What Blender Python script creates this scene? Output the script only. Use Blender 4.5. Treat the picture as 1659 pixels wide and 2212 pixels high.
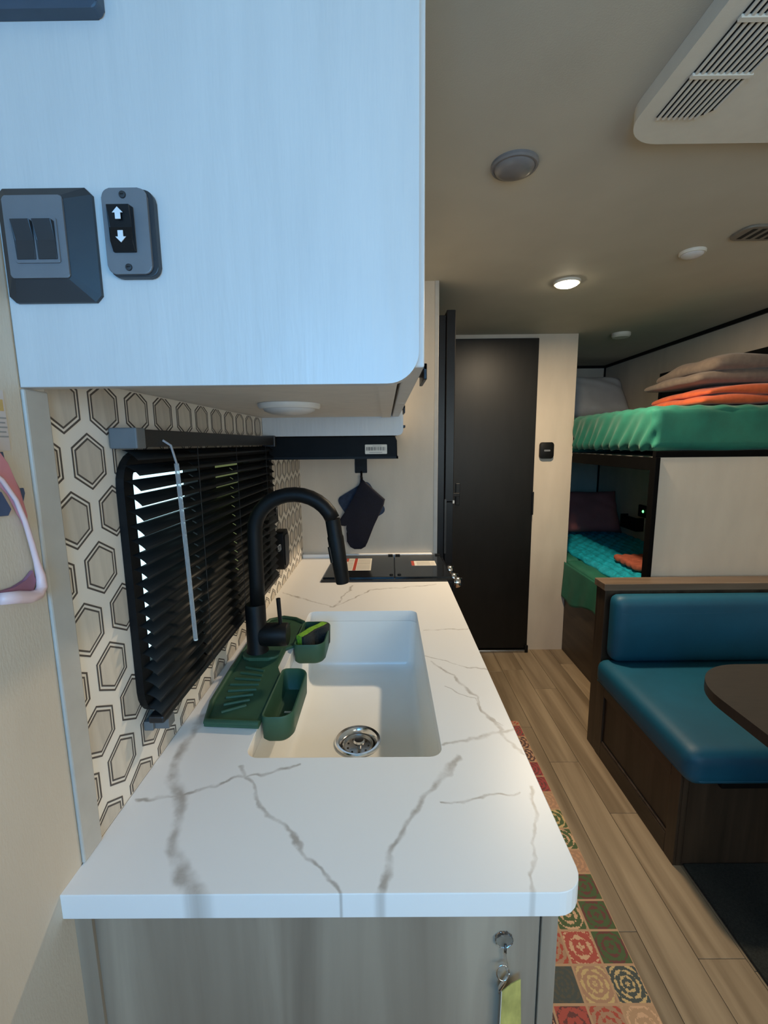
import bpy, bmesh, math, random
from mathutils import Vector, Matrix
random.seed(7)
D = bpy.data
SC = bpy.context.scene
COL = SC.collection
for o in list(D.objects):
    D.objects.remove(o, do_unlink=True)

# ------------------------------------------------------------------ camera
CAM_H = 1.42
yaw, pitch, roll = math.radians(-.26), math.radians(8.79), math.radians(.587)
fwd = Vector((math.sin(yaw)*math.cos(pitch), math.cos(yaw)*math.cos(pitch), -math.sin(pitch)))
rgt = Vector((math.cos(yaw), -math.sin(yaw), 0))
dwn = fwd.cross(rgt)
r2 = math.cos(roll)*rgt + math.sin(roll)*dwn
d2 = -math.sin(roll)*rgt + math.cos(roll)*dwn
cam = D.cameras.new('camera')
cam.sensor_fit = 'VERTICAL'
cam.sensor_height = 36.0
cam.sensor_width = 27.0
cam.lens = 36.0*960/2212
cam.clip_start = 0.02
camo = D.objects.new('camera', cam)
COL.objects.link(camo)
camo.matrix_world = Matrix(((r2.x, -d2.x, -fwd.x, 0), (r2.y, -d2.y, -fwd.y, 0), (r2.z, -d2.z, -fwd.z, CAM_H), (0, 0, 0, 1)))
SC.camera = camo

# ------------------------------------------------------------------ world, daylight, exposure
SC.view_settings.view_transform = 'Standard'
SC.view_settings.look = 'None'
SC.view_settings.gamma = 1.0
SC.view_settings.use_curve_mapping = False
SC.view_settings.exposure = 0.0
w = D.worlds.new('overcast_sky')
SC.world = w
w.use_nodes = True
bg = w.node_tree.nodes['Background']
bg.inputs['Color'].default_value = (.62, .9, 1.0, 1)
bg.inputs['Strength'].default_value = 2.2


def area_light(name, loc, target, sx, sy, power, color, spread=math.pi):
    l = D.lights.new(name, 'AREA')
    l.shape = 'RECTANGLE'
    l.size, l.size_y, l.energy, l.color = sx, sy, power, color
    l.spread = spread
    o = D.objects.new(name, l)
    COL.objects.link(o)
    o.location = loc
    o.rotation_euler = (Vector(target)-Vector(loc)).to_track_quat('-Z', 'Y').to_euler()
    return o


# cold daylight entering by the small window at the left of the wall behind the camera
area_light('blue_window_daylight', (-.09, -.765, 1.52), (-.09, .47, 1.48), .46, .54, 10.0, (.05, .42, 1.0))
# added warm fill, source unseen, set in the made-up wide window further right
area_light('rear_warm_fill', (.98, -.765, 1.40), (.75, 1.0, 1.25), 1.10, .84, 10.0, (1.0, .92, .79))

# ------------------------------------------------------------------ materials
MATS = {}


def newmat(name):
    m = D.materials.new(name)
    m.use_nodes = True
    MATS[name] = m
    return m, m.node_tree.nodes, m.node_tree.links, m.node_tree.nodes['Principled BSDF']


def nd(N, t, **kw):
    n = N.new(t)
    for k, v in kw.items():
        setattr(n, k, v)
    return n


def mat(name, col, rough=.5, metal=0., var=.08, scale=30., bump=0., bscale=200., stretch=(1, 1, 1), spec=.5, coat=0., sheen=0.):
    """Principled surface with noise colour variation and fine noise relief."""
    m, N, L, B = newmat(name)
    B.inputs['Roughness'].default_value = rough
    B.inputs['Metallic'].default_value = metal
    B.inputs['Specular IOR Level'].default_value = spec
    B.inputs['Coat Weight'].default_value = coat
    B.inputs['Sheen Weight'].default_value = sheen
    tc = nd(N, 'ShaderNodeTexCoord')
    mp = nd(N, 'ShaderNodeMapping')
    mp.inputs['Scale'].default_value = stretch
    L.new(tc.outputs['Object'], mp.inputs[0])
    nz = nd(N, 'ShaderNodeTexNoise')
    nz.inputs['Scale'].default_value = scale
    nz.inputs['Detail'].default_value = 4
    L.new(mp.outputs[0], nz.inputs['Vector'])
    r = nd(N, 'ShaderNodeValToRGB')
    r.color_ramp.elements[0].position = .3
    r.color_ramp.elements[1].position = .7
    r.color_ramp.elements[0].color = (*[c*(1-var) for c in col], 1)
    r.color_ramp.elements[1].color = (*[min(1, c*(1+var)) for c in col], 1)
    L.new(nz.outputs[0], r.inputs[0])
    L.new(r.outputs[0], B.inputs['Base Color'])
    if bump:
        n2 = nd(N, 'ShaderNodeTexNoise')
        n2.inputs['Scale'].default_value = bscale
        n2.inputs['Detail'].default_value = 3
        L.new(mp.outputs[0], n2.inputs['Vector'])
        b = nd(N, 'ShaderNodeBump')
        b.inputs['Strength'].default_value = bump
        b.inputs['Distance'].default_value = .002
        L.new(n2.outputs[0], b.inputs['Height'])
        L.new(b.outputs[0], B.inputs['Normal'])
    return m


def srgb(*c):
    return tuple(((v/255)/12.92 if v <= 10 else ((v/255+.055)/1.055)**2.4) for v in c)


def wood(name, c1, c2, axis=1, rough=.45, scale=1., rnd=.0, spec=.4):
    m, N, L, B = newmat(name)
    B.inputs['Roughness'].default_value = rough
    B.inputs['Specular IOR Level'].default_value = spec
    tc = nd(N, 'ShaderNodeTexCoord')
    mp = nd(N, 'ShaderNodeMapping')
    s = [28*scale]*3
    s[axis] = 1.6*scale
    mp.inputs['Scale'].default_value = s
    oi = nd(N, 'ShaderNodeObjectInfo')
    ad = nd(N, 'ShaderNodeVectorMath', operation='MULTIPLY_ADD')
    ad.inputs[0].default_value = (13, 7, 5)
    L.new(oi.outputs['Random'], ad.inputs[1])
    L.new(tc.outputs['Object'], ad.inputs[2])
    L.new(ad.outputs[0], mp.inputs[0])
    nz = nd(N, 'ShaderNodeTexNoise')
    nz.inputs['Scale'].default_value = 1
    nz.inputs['Detail'].default_value = 6
    nz.inputs['Distortion'].default_value = .6
    L.new(mp.outputs[0], nz.inputs['Vector'])
    r = nd(N, 'ShaderNodeValToRGB')
    r.color_ramp.elements[0].position = .32
    r.color_ramp.elements[1].position = .7
    r.color_ramp.elements[0].color = (*c1, 1)
    r.color_ramp.elements[1].color = (*c2, 1)
    L.new(nz.outputs[0], r.inputs[0])
    hs = nd(N, 'ShaderNodeHueSaturation')
    mr = nd(N, 'ShaderNodeMapRange')
    mr.inputs['To Min'].default_value = 1-rnd
    mr.inputs['To Max'].default_value = 1+rnd
    L.new(oi.outputs['Random'], mr.inputs['Value'])
    L.new(mr.outputs[0], hs.inputs['Value'])
    L.new(r.outputs[0], hs.inputs['Color'])
    L.new(hs.outputs[0], B.inputs['Base Color'])
    b = nd(N, 'ShaderNodeBump')
    b.inputs['Strength'].default_value = .12
    b.inputs['Distance'].default_value = .001
    L.new(nz.outputs[0], b.inputs['Height'])
    L.new(b.outputs[0], B.inputs['Normal'])
    return m


wall_white = mat('wall_panel', srgb(210, 195, 175), .6, var=.05, scale=12, bump=.15, bscale=500, stretch=(1, 1, .3))
ceil_m = mat('ceiling_panel', srgb(186, 179, 163), .7, var=.04, scale=6, bump=.12, bscale=350)
paper_m = mat('wallpaper_ground', srgb(238, 229, 216), .5, var=.03, scale=8)
hexline_m = mat('hex_outline', srgb(86, 78, 72), .55, var=.1)
hexfill_m = mat('hex_fill', srgb(202, 190, 174), .5, var=.10, scale=22, stretch=(1, 4, .6))
hexfill2_m = mat('hex_fill_pale', srgb(216, 204, 187), .5, var=.08, scale=22, stretch=(1, 4, .6))
trim_m = mat('trim_vinyl', srgb(190, 184, 174), .5, var=.05)
cab_m = mat('cabinet_laminate', srgb(208, 206, 203), .38, var=.03, scale=40, bump=.35, bscale=90, stretch=(1, 1, .12))
cabin_m = mat('cabinet_underside', srgb(224, 217, 208), .55, var=.04, bump=.1, bscale=300)
black_sat = mat('black_satin', (.005, .005, .006), .34, var=.2, bump=.08, bscale=60, spec=.3)
black_matte = mat('black_matte', (.006, .006, .006), .5, var=.2, bump=.1, bscale=400, spec=.22)
black_door_m = mat('black_door_film', (.007, .006, .005), .40, var=.2, bump=.10, bscale=30, stretch=(1, 1, .2), spec=.3)
black_gloss = mat('black_glass', (.012, .012, .012), .12, var=.1)
chrome_m = mat('chrome', (.75, .75, .76), .16, 1., var=.04)
steel_m = mat('brushed_steel', (.42, .42, .42), .3, 1., var=.08, scale=80)
dark_hole = mat('dark_hole', (.006, .006, .006), .8, var=.1)
sink_m = mat('white_composite', srgb(248, 246, 241), .28, var=.015, scale=9)
green_m = mat('green_silicone', (.036, .096, .054), .5, var=.12, scale=14, spec=.4)
sponge_m = mat('lime_sponge', (.22, .46, .03), .9, var=.2, scale=120, bump=.8, bscale=300)
scour_m = mat('grey_scourer', (.025, .028, .027), .95, var=.3, scale=200, bump=.8, bscale=600)
blind_m = mat('blind_slat', (.006, .007, .007), .45, var=.1, spec=.25)
rail_m = mat('blind_rail', (.014, .013, .013), .45, var=.1)
cord_m = mat('cord', (.35, .33, .32), .7, var=.1)
bluepl_m = mat('blue_vinyl', (.002, .082, .145), .55, var=.10, scale=7, bump=.15, bscale=250)
walnut_m = wood('walnut_panel', (.028, .018, .011), (.062, .041, .026), 2, .42)
walnut_y = wood('walnut_panel_long', (.028, .018, .011), (.062, .041, .026), 1, .42)
walnut_x = wood('walnut_cap', (.10, .066, .044), (.19, .135, .095), 0, .4)
greywood_m = wood('grey_wood', srgb(132, 117, 101), srgb(176, 160, 140), 2, .36, .55)
floor_base_m = mat('floor_base', (.04, .032, .025), .6)
plank_m = wood('floor_plank_vinyl', srgb(122, 104, 82), srgb(164, 144, 118), 1, .40, .7, rnd=.20)
grey_plastic = mat('grey_plastic', srgb(112, 114, 118), .4, var=.05)
dark_plastic = mat('dark_plastic', (.030, .031, .034), .42, var=.08)
lens_m = mat('frosted_lens', srgb(206, 202, 198), .35, var=.03)
ac_m = mat('ac_plastic', srgb(216, 210, 196), .5, var=.03, bump=.1, bscale=600)
quilt_g = mat('green_quilt', (.005, .155, .100), .75, var=.12, scale=18, bump=.3, bscale=300, sheen=.15)
sheet_g = mat('green_sheet', (.018, .15, .095), .7, var=.10, scale=14, bump=.2, bscale=300)
quilt_c = mat('teal_quilt', (.006, .38, .50), .6, var=.28, scale=45, bump=.4, bscale=120)
pillow_w = mat('white_cotton', srgb(196, 194, 192), .8, var=.05, scale=10, bump=.2, bscale=300)
pillow_r = mat('mauve_cotton', (.34, .105, .105), .8, var=.1, scale=10, bump=.2, bscale=300)
orange_m = mat('orange_fleece', (.56, .095, .022), .85, var=.12, scale=40, bump=.4, bscale=400, sheen=.2)
brown_m = mat('brown_fleece', (.17, .125, .095), .9, var=.15, scale=40, bump=.5, bscale=400, sheen=.2)
navy_m = mat('navy_cotton', (.003, .0035, .013), .85, var=.2, scale=60, bump=.4, bscale=400)
slate_m = mat('slate_blue_quilt', (.022, .038, .075), .85, var=.25, scale=70, bump=.5, bscale=200)
bunk_black = mat('bunk_rail_black', (.003, .003, .003), .7, var=.2, spec=.05)
table_shadow_m = mat('table_shadow_dark', (.016, .018, .015), .95, var=.5, scale=260, bump=1., bscale=500)  # dark tone painted for the shadow of the dinette table
pink_m = mat('pink_plastic', srgb(214, 138, 142), .4, var=.06)
rose_m = mat('pale_pink_rim', srgb(236, 204, 202), .35, var=.04)
navyclip_m = mat('navy_clip', srgb(70, 84, 112), .45, var=.08)
card_m = mat('card_paper', srgb(206, 192, 184), .7, var=.04)
label_m = mat('label_paper', srgb(222, 214, 200), .6, var=.03)
red_m = mat('label_red', (.42, .05, .025), .6, var=.05)
ink_m = mat('label_ink', (.10, .095, .09), .7, var=.1)
greyink_m = mat('label_grey_ink', (.32, .30, .28), .7, var=.1)
amber_m = mat('card_amber', srgb(206, 170, 104), .6, var=.05)
arrow_m = mat('arrow_white', (.75, .78, .8), .5, var=.03)
tag_m = mat('tag_print', srgb(190, 176, 96), .6, var=.35, scale=60, stretch=(1, 1, .4))
tagedge_m = mat('tag_edge', srgb(214, 206, 190), .6, var=.05)


def glassy(name, col, rough=.05, ior=1.45):
    m, N, L, B = newmat(name)
    B.inputs['Base Color'].default_value = (*col, 1)
    B.inputs['Transmission Weight'].default_value = 1
    B.inputs['Roughness'].default_value = rough
    B.inputs['IOR'].default_value = ior
    return m


acrylic_m = glassy('clear_acrylic', (.72, .74, .74), .15, 1.3)
acrylic_m.node_tree.nodes['Principled BSDF'].inputs['Transmission Weight'].default_value = .72
hookpl_m = glassy('clear_hook_plastic', (.92, .95, .97), .12, 1.45)


def pane_mat(name, tint):
    m, N, L, B = newmat(name)
    out = N['Material Output']
    tr = nd(N, 'ShaderNodeBsdfTransparent')
    tr.inputs['Color'].default_value = (*tint, 1)
    gl = nd(N, 'ShaderNodeBsdfGlossy')
    gl.inputs['Roughness'].default_value = .03
    mx = nd(N, 'ShaderNodeMixShader')
    mx.inputs[0].default_value = .05
    L.new(tr.outputs[0], mx.inputs[1])
    L.new(gl.outputs[0], mx.inputs[2])
    L.new(mx.outputs[0], out.inputs['Surface'])
    return m


pane_clear = pane_mat('window_glass', (.92, .96, .96))
pane_dark = pane_mat('window_glass_dim_view', (.30, .28, .17))  # tint puts the dimmer, yellowish light outside this pane into the glass


def emit(name, col, s):
    m, N, L, B = newmat(name)
    B.inputs['Base Color'].default_value = (.8, .8, .8, 1)
    B.inputs['Emission Color'].default_value = (*col, 1)
    B.inputs['Emission Strength'].default_value = s
    return m


lit_m = emit('lit_lens', (1.0, .86, .62), 30.)
led_m = emit('green_led', (.15, 1.0, .25), 3.)


def marble():
    m, N, L, B = newmat('white_marble_laminate')
    B.inputs['Roughness'].default_value = .38
    tc = nd(N, 'ShaderNodeTexCoord')
    sep = nd(N, 'ShaderNodeSeparateXYZ')
    geo = nd(N, 'ShaderNodeNewGeometry')
    L.new(geo.outputs['Position'], sep.inputs[0])
    flat = nd(N, 'ShaderNodeCombineXYZ')
    L.new(sep.outputs[0], flat.inputs[0])
    L.new(sep.outputs[1], flat.inputs[1])

    def wob(scale, amp, src):
        n = nd(N, 'ShaderNodeTexNoise')
        n.inputs['Scale'].default_value = scale
        n.inputs['Detail'].default_value = 3
        L.new(flat.outputs[0], n.inputs['Vector'])
        s = nd(N, 'ShaderNodeVectorMath', operation='SUBTRACT')
        L.new(n.outputs['Color'], s.inputs[0])
        s.inputs[1].default_value = (.5, .5, .5)
        a = nd(N, 'ShaderNodeVectorMath', operation='MULTIPLY_ADD')
        L.new(s.outputs[0], a.inputs[0])
        a.inputs[1].default_value = (amp, amp, 0)
        L.new(src, a.inputs[2])
        return a.outputs[0]
    p = wob(16, .04, flat.outputs[0])
    p = wob(70, .007, p)
    V = [(.011, [(-.346, .764), (-.345, .675), (-.326, .603), (-.295, .559), (-.272, .493), (-.249, .456), (-.205, .42)]),
         (.0035, [(-.364, .563), (-.298, .58), (-.227, .611), (-.146, .635)]),
         (.004, [(-.233, .631), (-.183, .558), (-.119, .498), (-.043, .42)]),
         (.0055, [(.113, .648), (.046, .564), (.005, .484), (-.013, .42)]),
         (.003, [(.1, 1.153), (.225, 1.157)]),
         (.004, [(.095, .971), (.153, .898), (.171, .835), (.202, .704), (.225, .66)]),
         (.004, [(.091, .682), (.161, .699), (.225, .717)]),
         (.0025, [(.078, .556), (.196, .58)]),
         (.003, [(.213, .589), (.161, .42)]),
         (.004, [(-.36, 1.471), (-.167, 1.326), (-.057, 1.487), (.175, 1.547)]),
         (.004, [(-.165, 1.334), (-.118, 1.545)]),
         (.0025, [(.087, 1.005), (.183, .948), (.225, .937)]),
         (.002, [(.12, .87), (.168, .818), (.201, .73)])]
    cur = None
    for wd, pl in V:
        for a, b in zip(pl[:-1], pl[1:]):
            A = Vector((a[0], a[1], 0))
            Bv = Vector((b[0], b[1], 0))-A
            s = nd(N, 'ShaderNodeVectorMath', operation='SUBTRACT')
            L.new(p, s.inputs[0])
            s.inputs[1].default_value = A
            d = nd(N, 'ShaderNodeVectorMath', operation='DOT_PRODUCT')
            L.new(s.outputs[0], d.inputs[0])
            d.inputs[1].default_value = Bv/Bv.length_squared
            c = nd(N, 'ShaderNodeClamp')
            L.new(d.outputs['Value'], c.inputs[0])
            q = nd(N, 'ShaderNodeVectorMath', operation='SCALE')
            q.inputs[0].default_value = Bv
            L.new(c.outputs[0], q.inputs['Scale'])
            e = nd(N, 'ShaderNodeVectorMath', operation='DISTANCE')
            L.new(s.outputs[0], e.inputs[0])
            L.new(q.outputs[0], e.inputs[1])
            v = nd(N, 'ShaderNodeMath', operation='DIVIDE')
            L.new(e.outputs['Value'], v.inputs[0])
            v.inputs[1].default_value = wd
            if cur is None:
                cur = v.outputs[0]
            else:
                mn = nd(N, 'ShaderNodeMath', operation='MINIMUM')
                L.new(cur, mn.inputs[0])
                L.new(v.outputs[0], mn.inputs[1])
                cur = mn.outputs[0]
    mr = nd(N, 'ShaderNodeMapRange', interpolation_type='SMOOTHSTEP')
    mr.inputs['From Min'].default_value = .15
    mr.inputs['From Max'].default_value = 1.2
    mr.inputs['To Min'].default_value = 1
    mr.inputs['To Max'].default_value = 0
    L.new(cur, mr.inputs['Value'])
    nz = nd(N, 'ShaderNodeTexNoise')
    nz.inputs['Scale'].default_value = 35
    nz.inputs['Detail'].default_value = 5
    L.new(flat.outputs[0], nz.inputs['Vector'])
    mr2 = nd(N, 'ShaderNodeMapRange')
    mr2.inputs['From Min'].default_value = .35
    mr2.inputs['From Max'].default_value = .65
    mr2.inputs['To Min'].default_value = .25
    mr2.inputs['To Max'].default_value = .85
    L.new(nz.outputs[0], mr2.inputs['Value'])
    mu = nd(N, 'ShaderNodeMath', operation='MULTIPLY')
    L.new(mr.outputs[0], mu.inputs[0])
    L.new(mr2.outputs[0], mu.inputs[1])
    mx = nd(N, 'ShaderNodeMix', data_type='RGBA')
    mx.inputs['A'].default_value = (*srgb(245, 241, 236), 1)
    mx.inputs['B'].default_value = (*srgb(168, 157, 146), 1)
    L.new(mu.outputs[0], mx.inputs['Factor'])
    L.new(mx.outputs['Result'], B.inputs['Base Color'])
    return m


marble_m = marble()


def rug_mat():
    m, N, L, B = newmat('patchwork_print')
    B.inputs['Roughness'].default_value = .85
    geo = nd(N, 'ShaderNodeNewGeometry')
    sub = nd(N, 'ShaderNodeVectorMath', operation='SUBTRACT')
    L.new(geo.outputs['Position'], sub.inputs[0])
    sub.inputs[1].default_value = (.668-.086*10, .926-.087*20, 0)
    dv = nd(N, 'ShaderNodeVectorMath', operation='DIVIDE')
    L.new(sub.outputs[0], dv.inputs[0])
    dv.inputs[1].default_value = (.086, .087, 1e6)
    fl = nd(N, 'ShaderNodeVectorMath', operation='FLOOR')
    L.new(dv.outputs[0], fl.inputs[0])
    wn = nd(N, 'ShaderNodeTexWhiteNoise', noise_dimensions='2D')
    L.new(fl.outputs[0], wn.inputs['Vector'])
    off = nd(N, 'ShaderNodeVectorMath', operation='ADD')
    L.new(fl.outputs[0], off.inputs[0])
    off.inputs[1].default_value = (31, 17, 0)
    wn2 = nd(N, 'ShaderNodeTexWhiteNoise', noise_dimensions='2D')
    L.new(off.outputs[0], wn2.inputs['Vector'])
    fr = nd(N, 'ShaderNodeVectorMath', operation='SUBTRACT')
    L.new(dv.outputs[0], fr.inputs[0])
    L.new(fl.outputs[0], fr.inputs[1])
    ce = nd(N, 'ShaderNodeVectorMath', operation='SUBTRACT')
    L.new(fr.outputs[0], ce.inputs[0])
    ce.inputs[1].default_value = (.5, .5, 0)
    sx = nd(N, 'ShaderNodeSeparateXYZ')
    L.new(ce.outputs[0], sx.inputs[0])

    def M(op, a, b=None, c=None):
        n = nd(N, 'ShaderNodeMath', operation=op)
        for i, v in enumerate((a, b, c)):
            if v is None:
                continue
            if isinstance(v, (int, float)):
                n.inputs[i].default_value = v
            else:
                L.new(v, n.inputs[i])
        return n.outputs[0]
    x, y = sx.outputs[0], sx.outputs[1]
    r = M('SQRT', M('ADD', M('MULTIPLY', x, x), M('MULTIPLY', y, y)))
    a = M('ARCTAN2', y, x)
    k = M('MULTIPLY', M('FLOOR', M('MULTIPLY_ADD', wn2.outputs['Value'], 3.99, 2.)), 2.)
    petals = M('COSINE', M('MULTIPLY', a, k))
    rings = M('SINE', M('MULTIPLY_ADD', r, M('MULTIPLY_ADD', wn.outputs['Value'], 16., 26.), wn2.outputs['Value']))
    nz = nd(N, 'ShaderNodeTexNoise')
    nz.inputs['Scale'].default_value = 190
    nz.inputs['Detail'].default_value = 3
    L.new(geo.outputs['Position'], nz.inputs['Vector'])
    mot = M('ADD', M('MULTIPLY', petals, .6), M('ADD', rings, M('MULTIPLY_ADD', nz.outputs[0], 4.6, -2.3)))
    step = M('GREATER_THAN', mot, .35)

    def pal(fac, cols):
        rp = nd(N, 'ShaderNodeValToRGB')
        rp.color_ramp.interpolation = 'CONSTANT'
        e = rp.color_ramp.elements
        while len(e) < len(cols):
            e.new(.5)
        for i, c in enumerate(cols):
            e[i].position = i/len(cols)
            e[i].color = (*srgb(*c), 1)
        L.new(fac, rp.inputs[0])
        return rp.outputs[0]
    base = pal(wn.outputs['Value'], [(178, 84, 72), (184, 148, 114), (80, 98, 62), (92, 68, 64), (188, 96, 54), (176, 136, 108), (162, 70, 70), (78, 84, 80)])
    ink = pal(wn2.outputs['Value'], [(214, 172, 136), (112, 66, 62), (206, 176, 124), (178, 82, 66), (196, 150, 116), (92, 88, 76)])
    mx = nd(N, 'ShaderNodeMix', data_type='RGBA')
    L.new(step, mx.inputs['Factor'])
    L.new(base, mx.inputs['A'])
    L.new(ink, mx.inputs['B'])
    edge = M('MAXIMUM', M('ABSOLUTE', x), M('ABSOLUTE', y))
    ed = M('GREATER_THAN', edge, .465)
    mx2 = nd(N, 'ShaderNodeMix', data_type='RGBA')
    L.new(ed, mx2.inputs['Factor'])
    L.new(mx.outputs['Result'], mx2.inputs['A'])
    mx2.inputs['B'].default_value = (*srgb(190, 152, 118), 1)
    L.new(mx2.outputs['Result'], B.inputs['Base Color'])
    return m


rug_m = rug_mat()

# ------------------------------------------------------------------ mesh helpers


def mk(name, bm, m, parent=None, smooth=False, recenter=True, bevel=0.):
    """Link a bmesh (given in world coordinates) as one object, parented to `parent`."""
    bmesh.ops.recalc_face_normals(bm, faces=bm.faces)
    me = D.meshes.new(name)
    if recenter and bm.verts:
        lo = Vector([min(v.co[i] for v in bm.verts) for i in range(3)])
        hi = Vector([max(v.co[i] for v in bm.verts) for i in range(3)])
        c = (lo+hi)/2
        for v in bm.verts:
            v.co -= c
    else:
        c = Vector((0, 0, 0))
    if smooth:
        for f in bm.faces:
            f.smooth = True
    bm.to_mesh(me)
    bm.free()
    for mm in (m if isinstance(m, (list, tuple)) else [m]):
        me.materials.append(mm)
    o = D.objects.new(name, me)
    COL.objects.link(o)
    if parent is not None:
        o.parent = parent
        q, base = parent, Vector((0, 0, 0))
        while q is not None:
            base += q.location
            q = q.parent
        o.location = c-base
    else:
        o.location = c
    if smooth and smooth != 'full':
        try:
            me.set_sharp_from_angle(angle=math.radians(smooth if smooth is not True else 40))
        except Exception:
            pass
    if bevel:
        b = o.modifiers.new('bevel', 'BEVEL')
        b.width = bevel
        b.segments = 3
        b.limit_method = 'ANGLE'
        b.angle_limit = math.radians(40)
    return o


def tag(o, label, cat, group=None, kind=None):
    o['label'] = label
    if cat:
        o['category'] = cat
    if group:
        o['group'] = group
    if kind:
        o['kind'] = kind
    return o


def thing(name, label, cat, loc, group=None):
    o = D.objects.new(name, None)
    o.empty_display_size = .05
    COL.objects.link(o)
    o.location = loc
    return tag(o, label, cat, group)


def struct(name, bm, m, label, parent=None, **kw):
    o = mk(name, bm, m, parent, **kw)
    if parent is None:
        o['kind'] = 'structure'
        o['label'] = label
        o['category'] = name.split('_')[0]
    return o


def add_box(bm, x0, x1, y0, y1, z0, z1, bev=0., seg=2, mi=0):
    r = bmesh.ops.create_cube(bm, size=1)
    vs = r['verts']
    for v in vs:
        v.co = Vector(((x0+x1)/2+v.co.x*(x1-x0), (y0+y1)/2+v.co.y*(y1-y0), (z0+z1)/2+v.co.z*(z1-z0)))
    es = list({e for v in vs for e in v.link_edges})
    fs = list({f for v in vs for f in v.link_faces})
    for f in fs:
        f.material_index = mi
    if bev:
        bmesh.ops.bevel(bm, geom=es, offset=bev, segments=seg, affect='EDGES', profile=.5)
    return bm


def box(x0, x1, y0, y1, z0, z1, bev=0., seg=2):
    return add_box(bmesh.new(), x0, x1, y0, y1, z0, z1, bev, seg)


def boxes(lst, bev=0.):
    bm = bmesh.new()
    for b in lst:
        add_box(bm, *b, bev=bev)
    return bm


def prism(pts, axis, a, b, bev=0., seg=2):
    """Extrude a 2-D outline between a and b along the given axis. pts are the two other coordinates in xyz order."""
    bm = bmesh.new()

    def P(p, t):
        return {'X': (t, p[0], p[1]), 'Y': (p[0], t, p[1]), 'Z': (p[0], p[1], t)}[axis]
    v0 = [bm.verts.new(P(p, a)) for p in pts]
    v1 = [bm.verts.new(P(p, b)) for p in pts]
    n = len(pts)
    f0 = bm.faces.new(v0)
    f1 = bm.faces.new(v1[::-1])
    for i in range(n):
        bm.faces.new((v0[i], v0[(i+1) % n], v1[(i+1) % n], v1[i]))
    if bev:
        es = list(f0.edges)+list(f1.edges)
        bmesh.ops.bevel(bm, geom=es, offset=bev, segments=seg, affect='EDGES', profile=.5)
    return bm


def rrect(x0, x1, y0, y1, r, n=6):
    """Rounded rectangle outline; r is one radius or (x0y0, x1y0, x1y1, x0y1)."""
    if not isinstance(r, (tuple, list)):
        r = (r,)*4
    out = []
    for (cx, cy, sx, sy, a0), q in zip(((x0, y0, 1, 1, 180), (x1, y0, -1, 1, 270), (x1, y1, -1, -1, 0), (x0, y1, 1, -1, 90)), r):
        if q <= 0:
            out.append((cx, cy))
            continue
        for i in range(n+1):
            a = math.radians(a0+90*i/n)
            out.append((cx+sx*q+q*math.cos(a), cy+sy*q+q*math.sin(a)))
    return out


def tube(path, rad, n=12, caps=True):
    """Round tube along a polyline; rad is a number or a list."""
    bm = bmesh.new()
    path = [Vector(p) for p in path]
    rad = rad if isinstance(rad, (list, tuple)) else [rad]*len(path)
    rings = []
    t0 = (path[1]-path[0]).normalized()
    u = t0.orthogonal().normalized()
    for i, p in enumerate(path):
        t = ((path[min(i+1, len(path)-1)]-path[max(i-1, 0)])).normalized()
        u = (u-t*u.dot(t)).normalized()
        v = t.cross(u)
        rings.append([bm.verts.new(p+rad[i]*(math.cos(2*math.pi*k/n)*u+math.sin(2*math.pi*k/n)*v)) for k in range(n)])
    for a, b in zip(rings[:-1], rings[1:]):
        for k in range(n):
            bm.faces.new((a[k], a[(k+1) % n], b[(k+1) % n], b[k]))
    if caps:
        bm.faces.new(rings[0][::-1])
        bm.faces.new(rings[-1])
    return bm


def lathe(prof, center, axis='Z', n=32):
    """Surface of revolution; prof = [(radius, height)...] about the axis through center."""
    bm = bmesh.new()
    rings = []
    cx, cy, cz = center
    for r, h in prof:
        ring = []
        for k in range(n if r > 1e-6 else 1):
            a = 2*math.pi*k/n
            c, s = r*math.cos(a), r*math.sin(a)
            co = {'Z': (cx+c, cy+s, cz+h), 'Y': (cx+c, cy+h, cz+s), 'X': (cx+h, cy+c, cz+s)}[axis]
            ring.append(bm.verts.new(co))
        rings.append(ring)
    for a, b in zip(rings[:-1], rings[1:]):
        if len(a) == 1 and len(b) == 1:
            continue
        for k in range(n):
            if len(a) == 1:
                bm.faces.new((a[0], b[k], b[(k+1) % n]))
            elif len(b) == 1:
                bm.faces.new((a[k], b[0], a[(k+1) % n]))
            else:
                bm.faces.new((a[k], a[(k+1) % n], b[(k+1) % n], b[k]))
    return bm


def soft_box(x0, x1, y0, y1, z0, z1, r, nx, ny, nz, disp=None):
    """Rounded, subdivided box whose surface can be pushed along its normal by disp(p, n)."""
    bm = bmesh.new()
    lo, hi = Vector((x0, y0, z0)), Vector((x1, y1, z1))
    c = {}

    def V(i, j, k):
        key = (i, j, k)
        if key in c:
            return c[key]
        p = Vector((x0+(x1-x0)*i/nx, y0+(y1-y0)*j/ny, z0+(z1-z0)*k/nz))
        q = Vector([min(max(p[t], lo[t]+r), hi[t]-r) for t in range(3)])
        d = p-q
        if d.length > 1e-9:
            nrm = d.normalized()
            p = q+nrm*r
        else:
            nrm = Vector((0, 0, 1))
        if disp:
            p = p+nrm*disp(p, nrm)
        c[key] = bm.verts.new(p)
        return c[key]
    for a in range(nx):
        for b in range(ny):
            for k in (0, nz):
                bm.faces.new((V(a, b, k), V(a+1, b, k), V(a+1, b+1, k), V(a, b+1, k)))
    for a in range(nx):
        for b in range(nz):
            for k in (0, ny):
                bm.faces.new((V(a, k, b), V(a+1, k, b), V(a+1, k, b+1), V(a, k, b+1)))
    for a in range(ny):
        for b in range(nz):
            for k in (0, nx):
                bm.faces.new((V(k, a, b), V(k, a+1, b), V(k, a+1, b+1), V(k, a, b+1)))
    return bm


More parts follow.
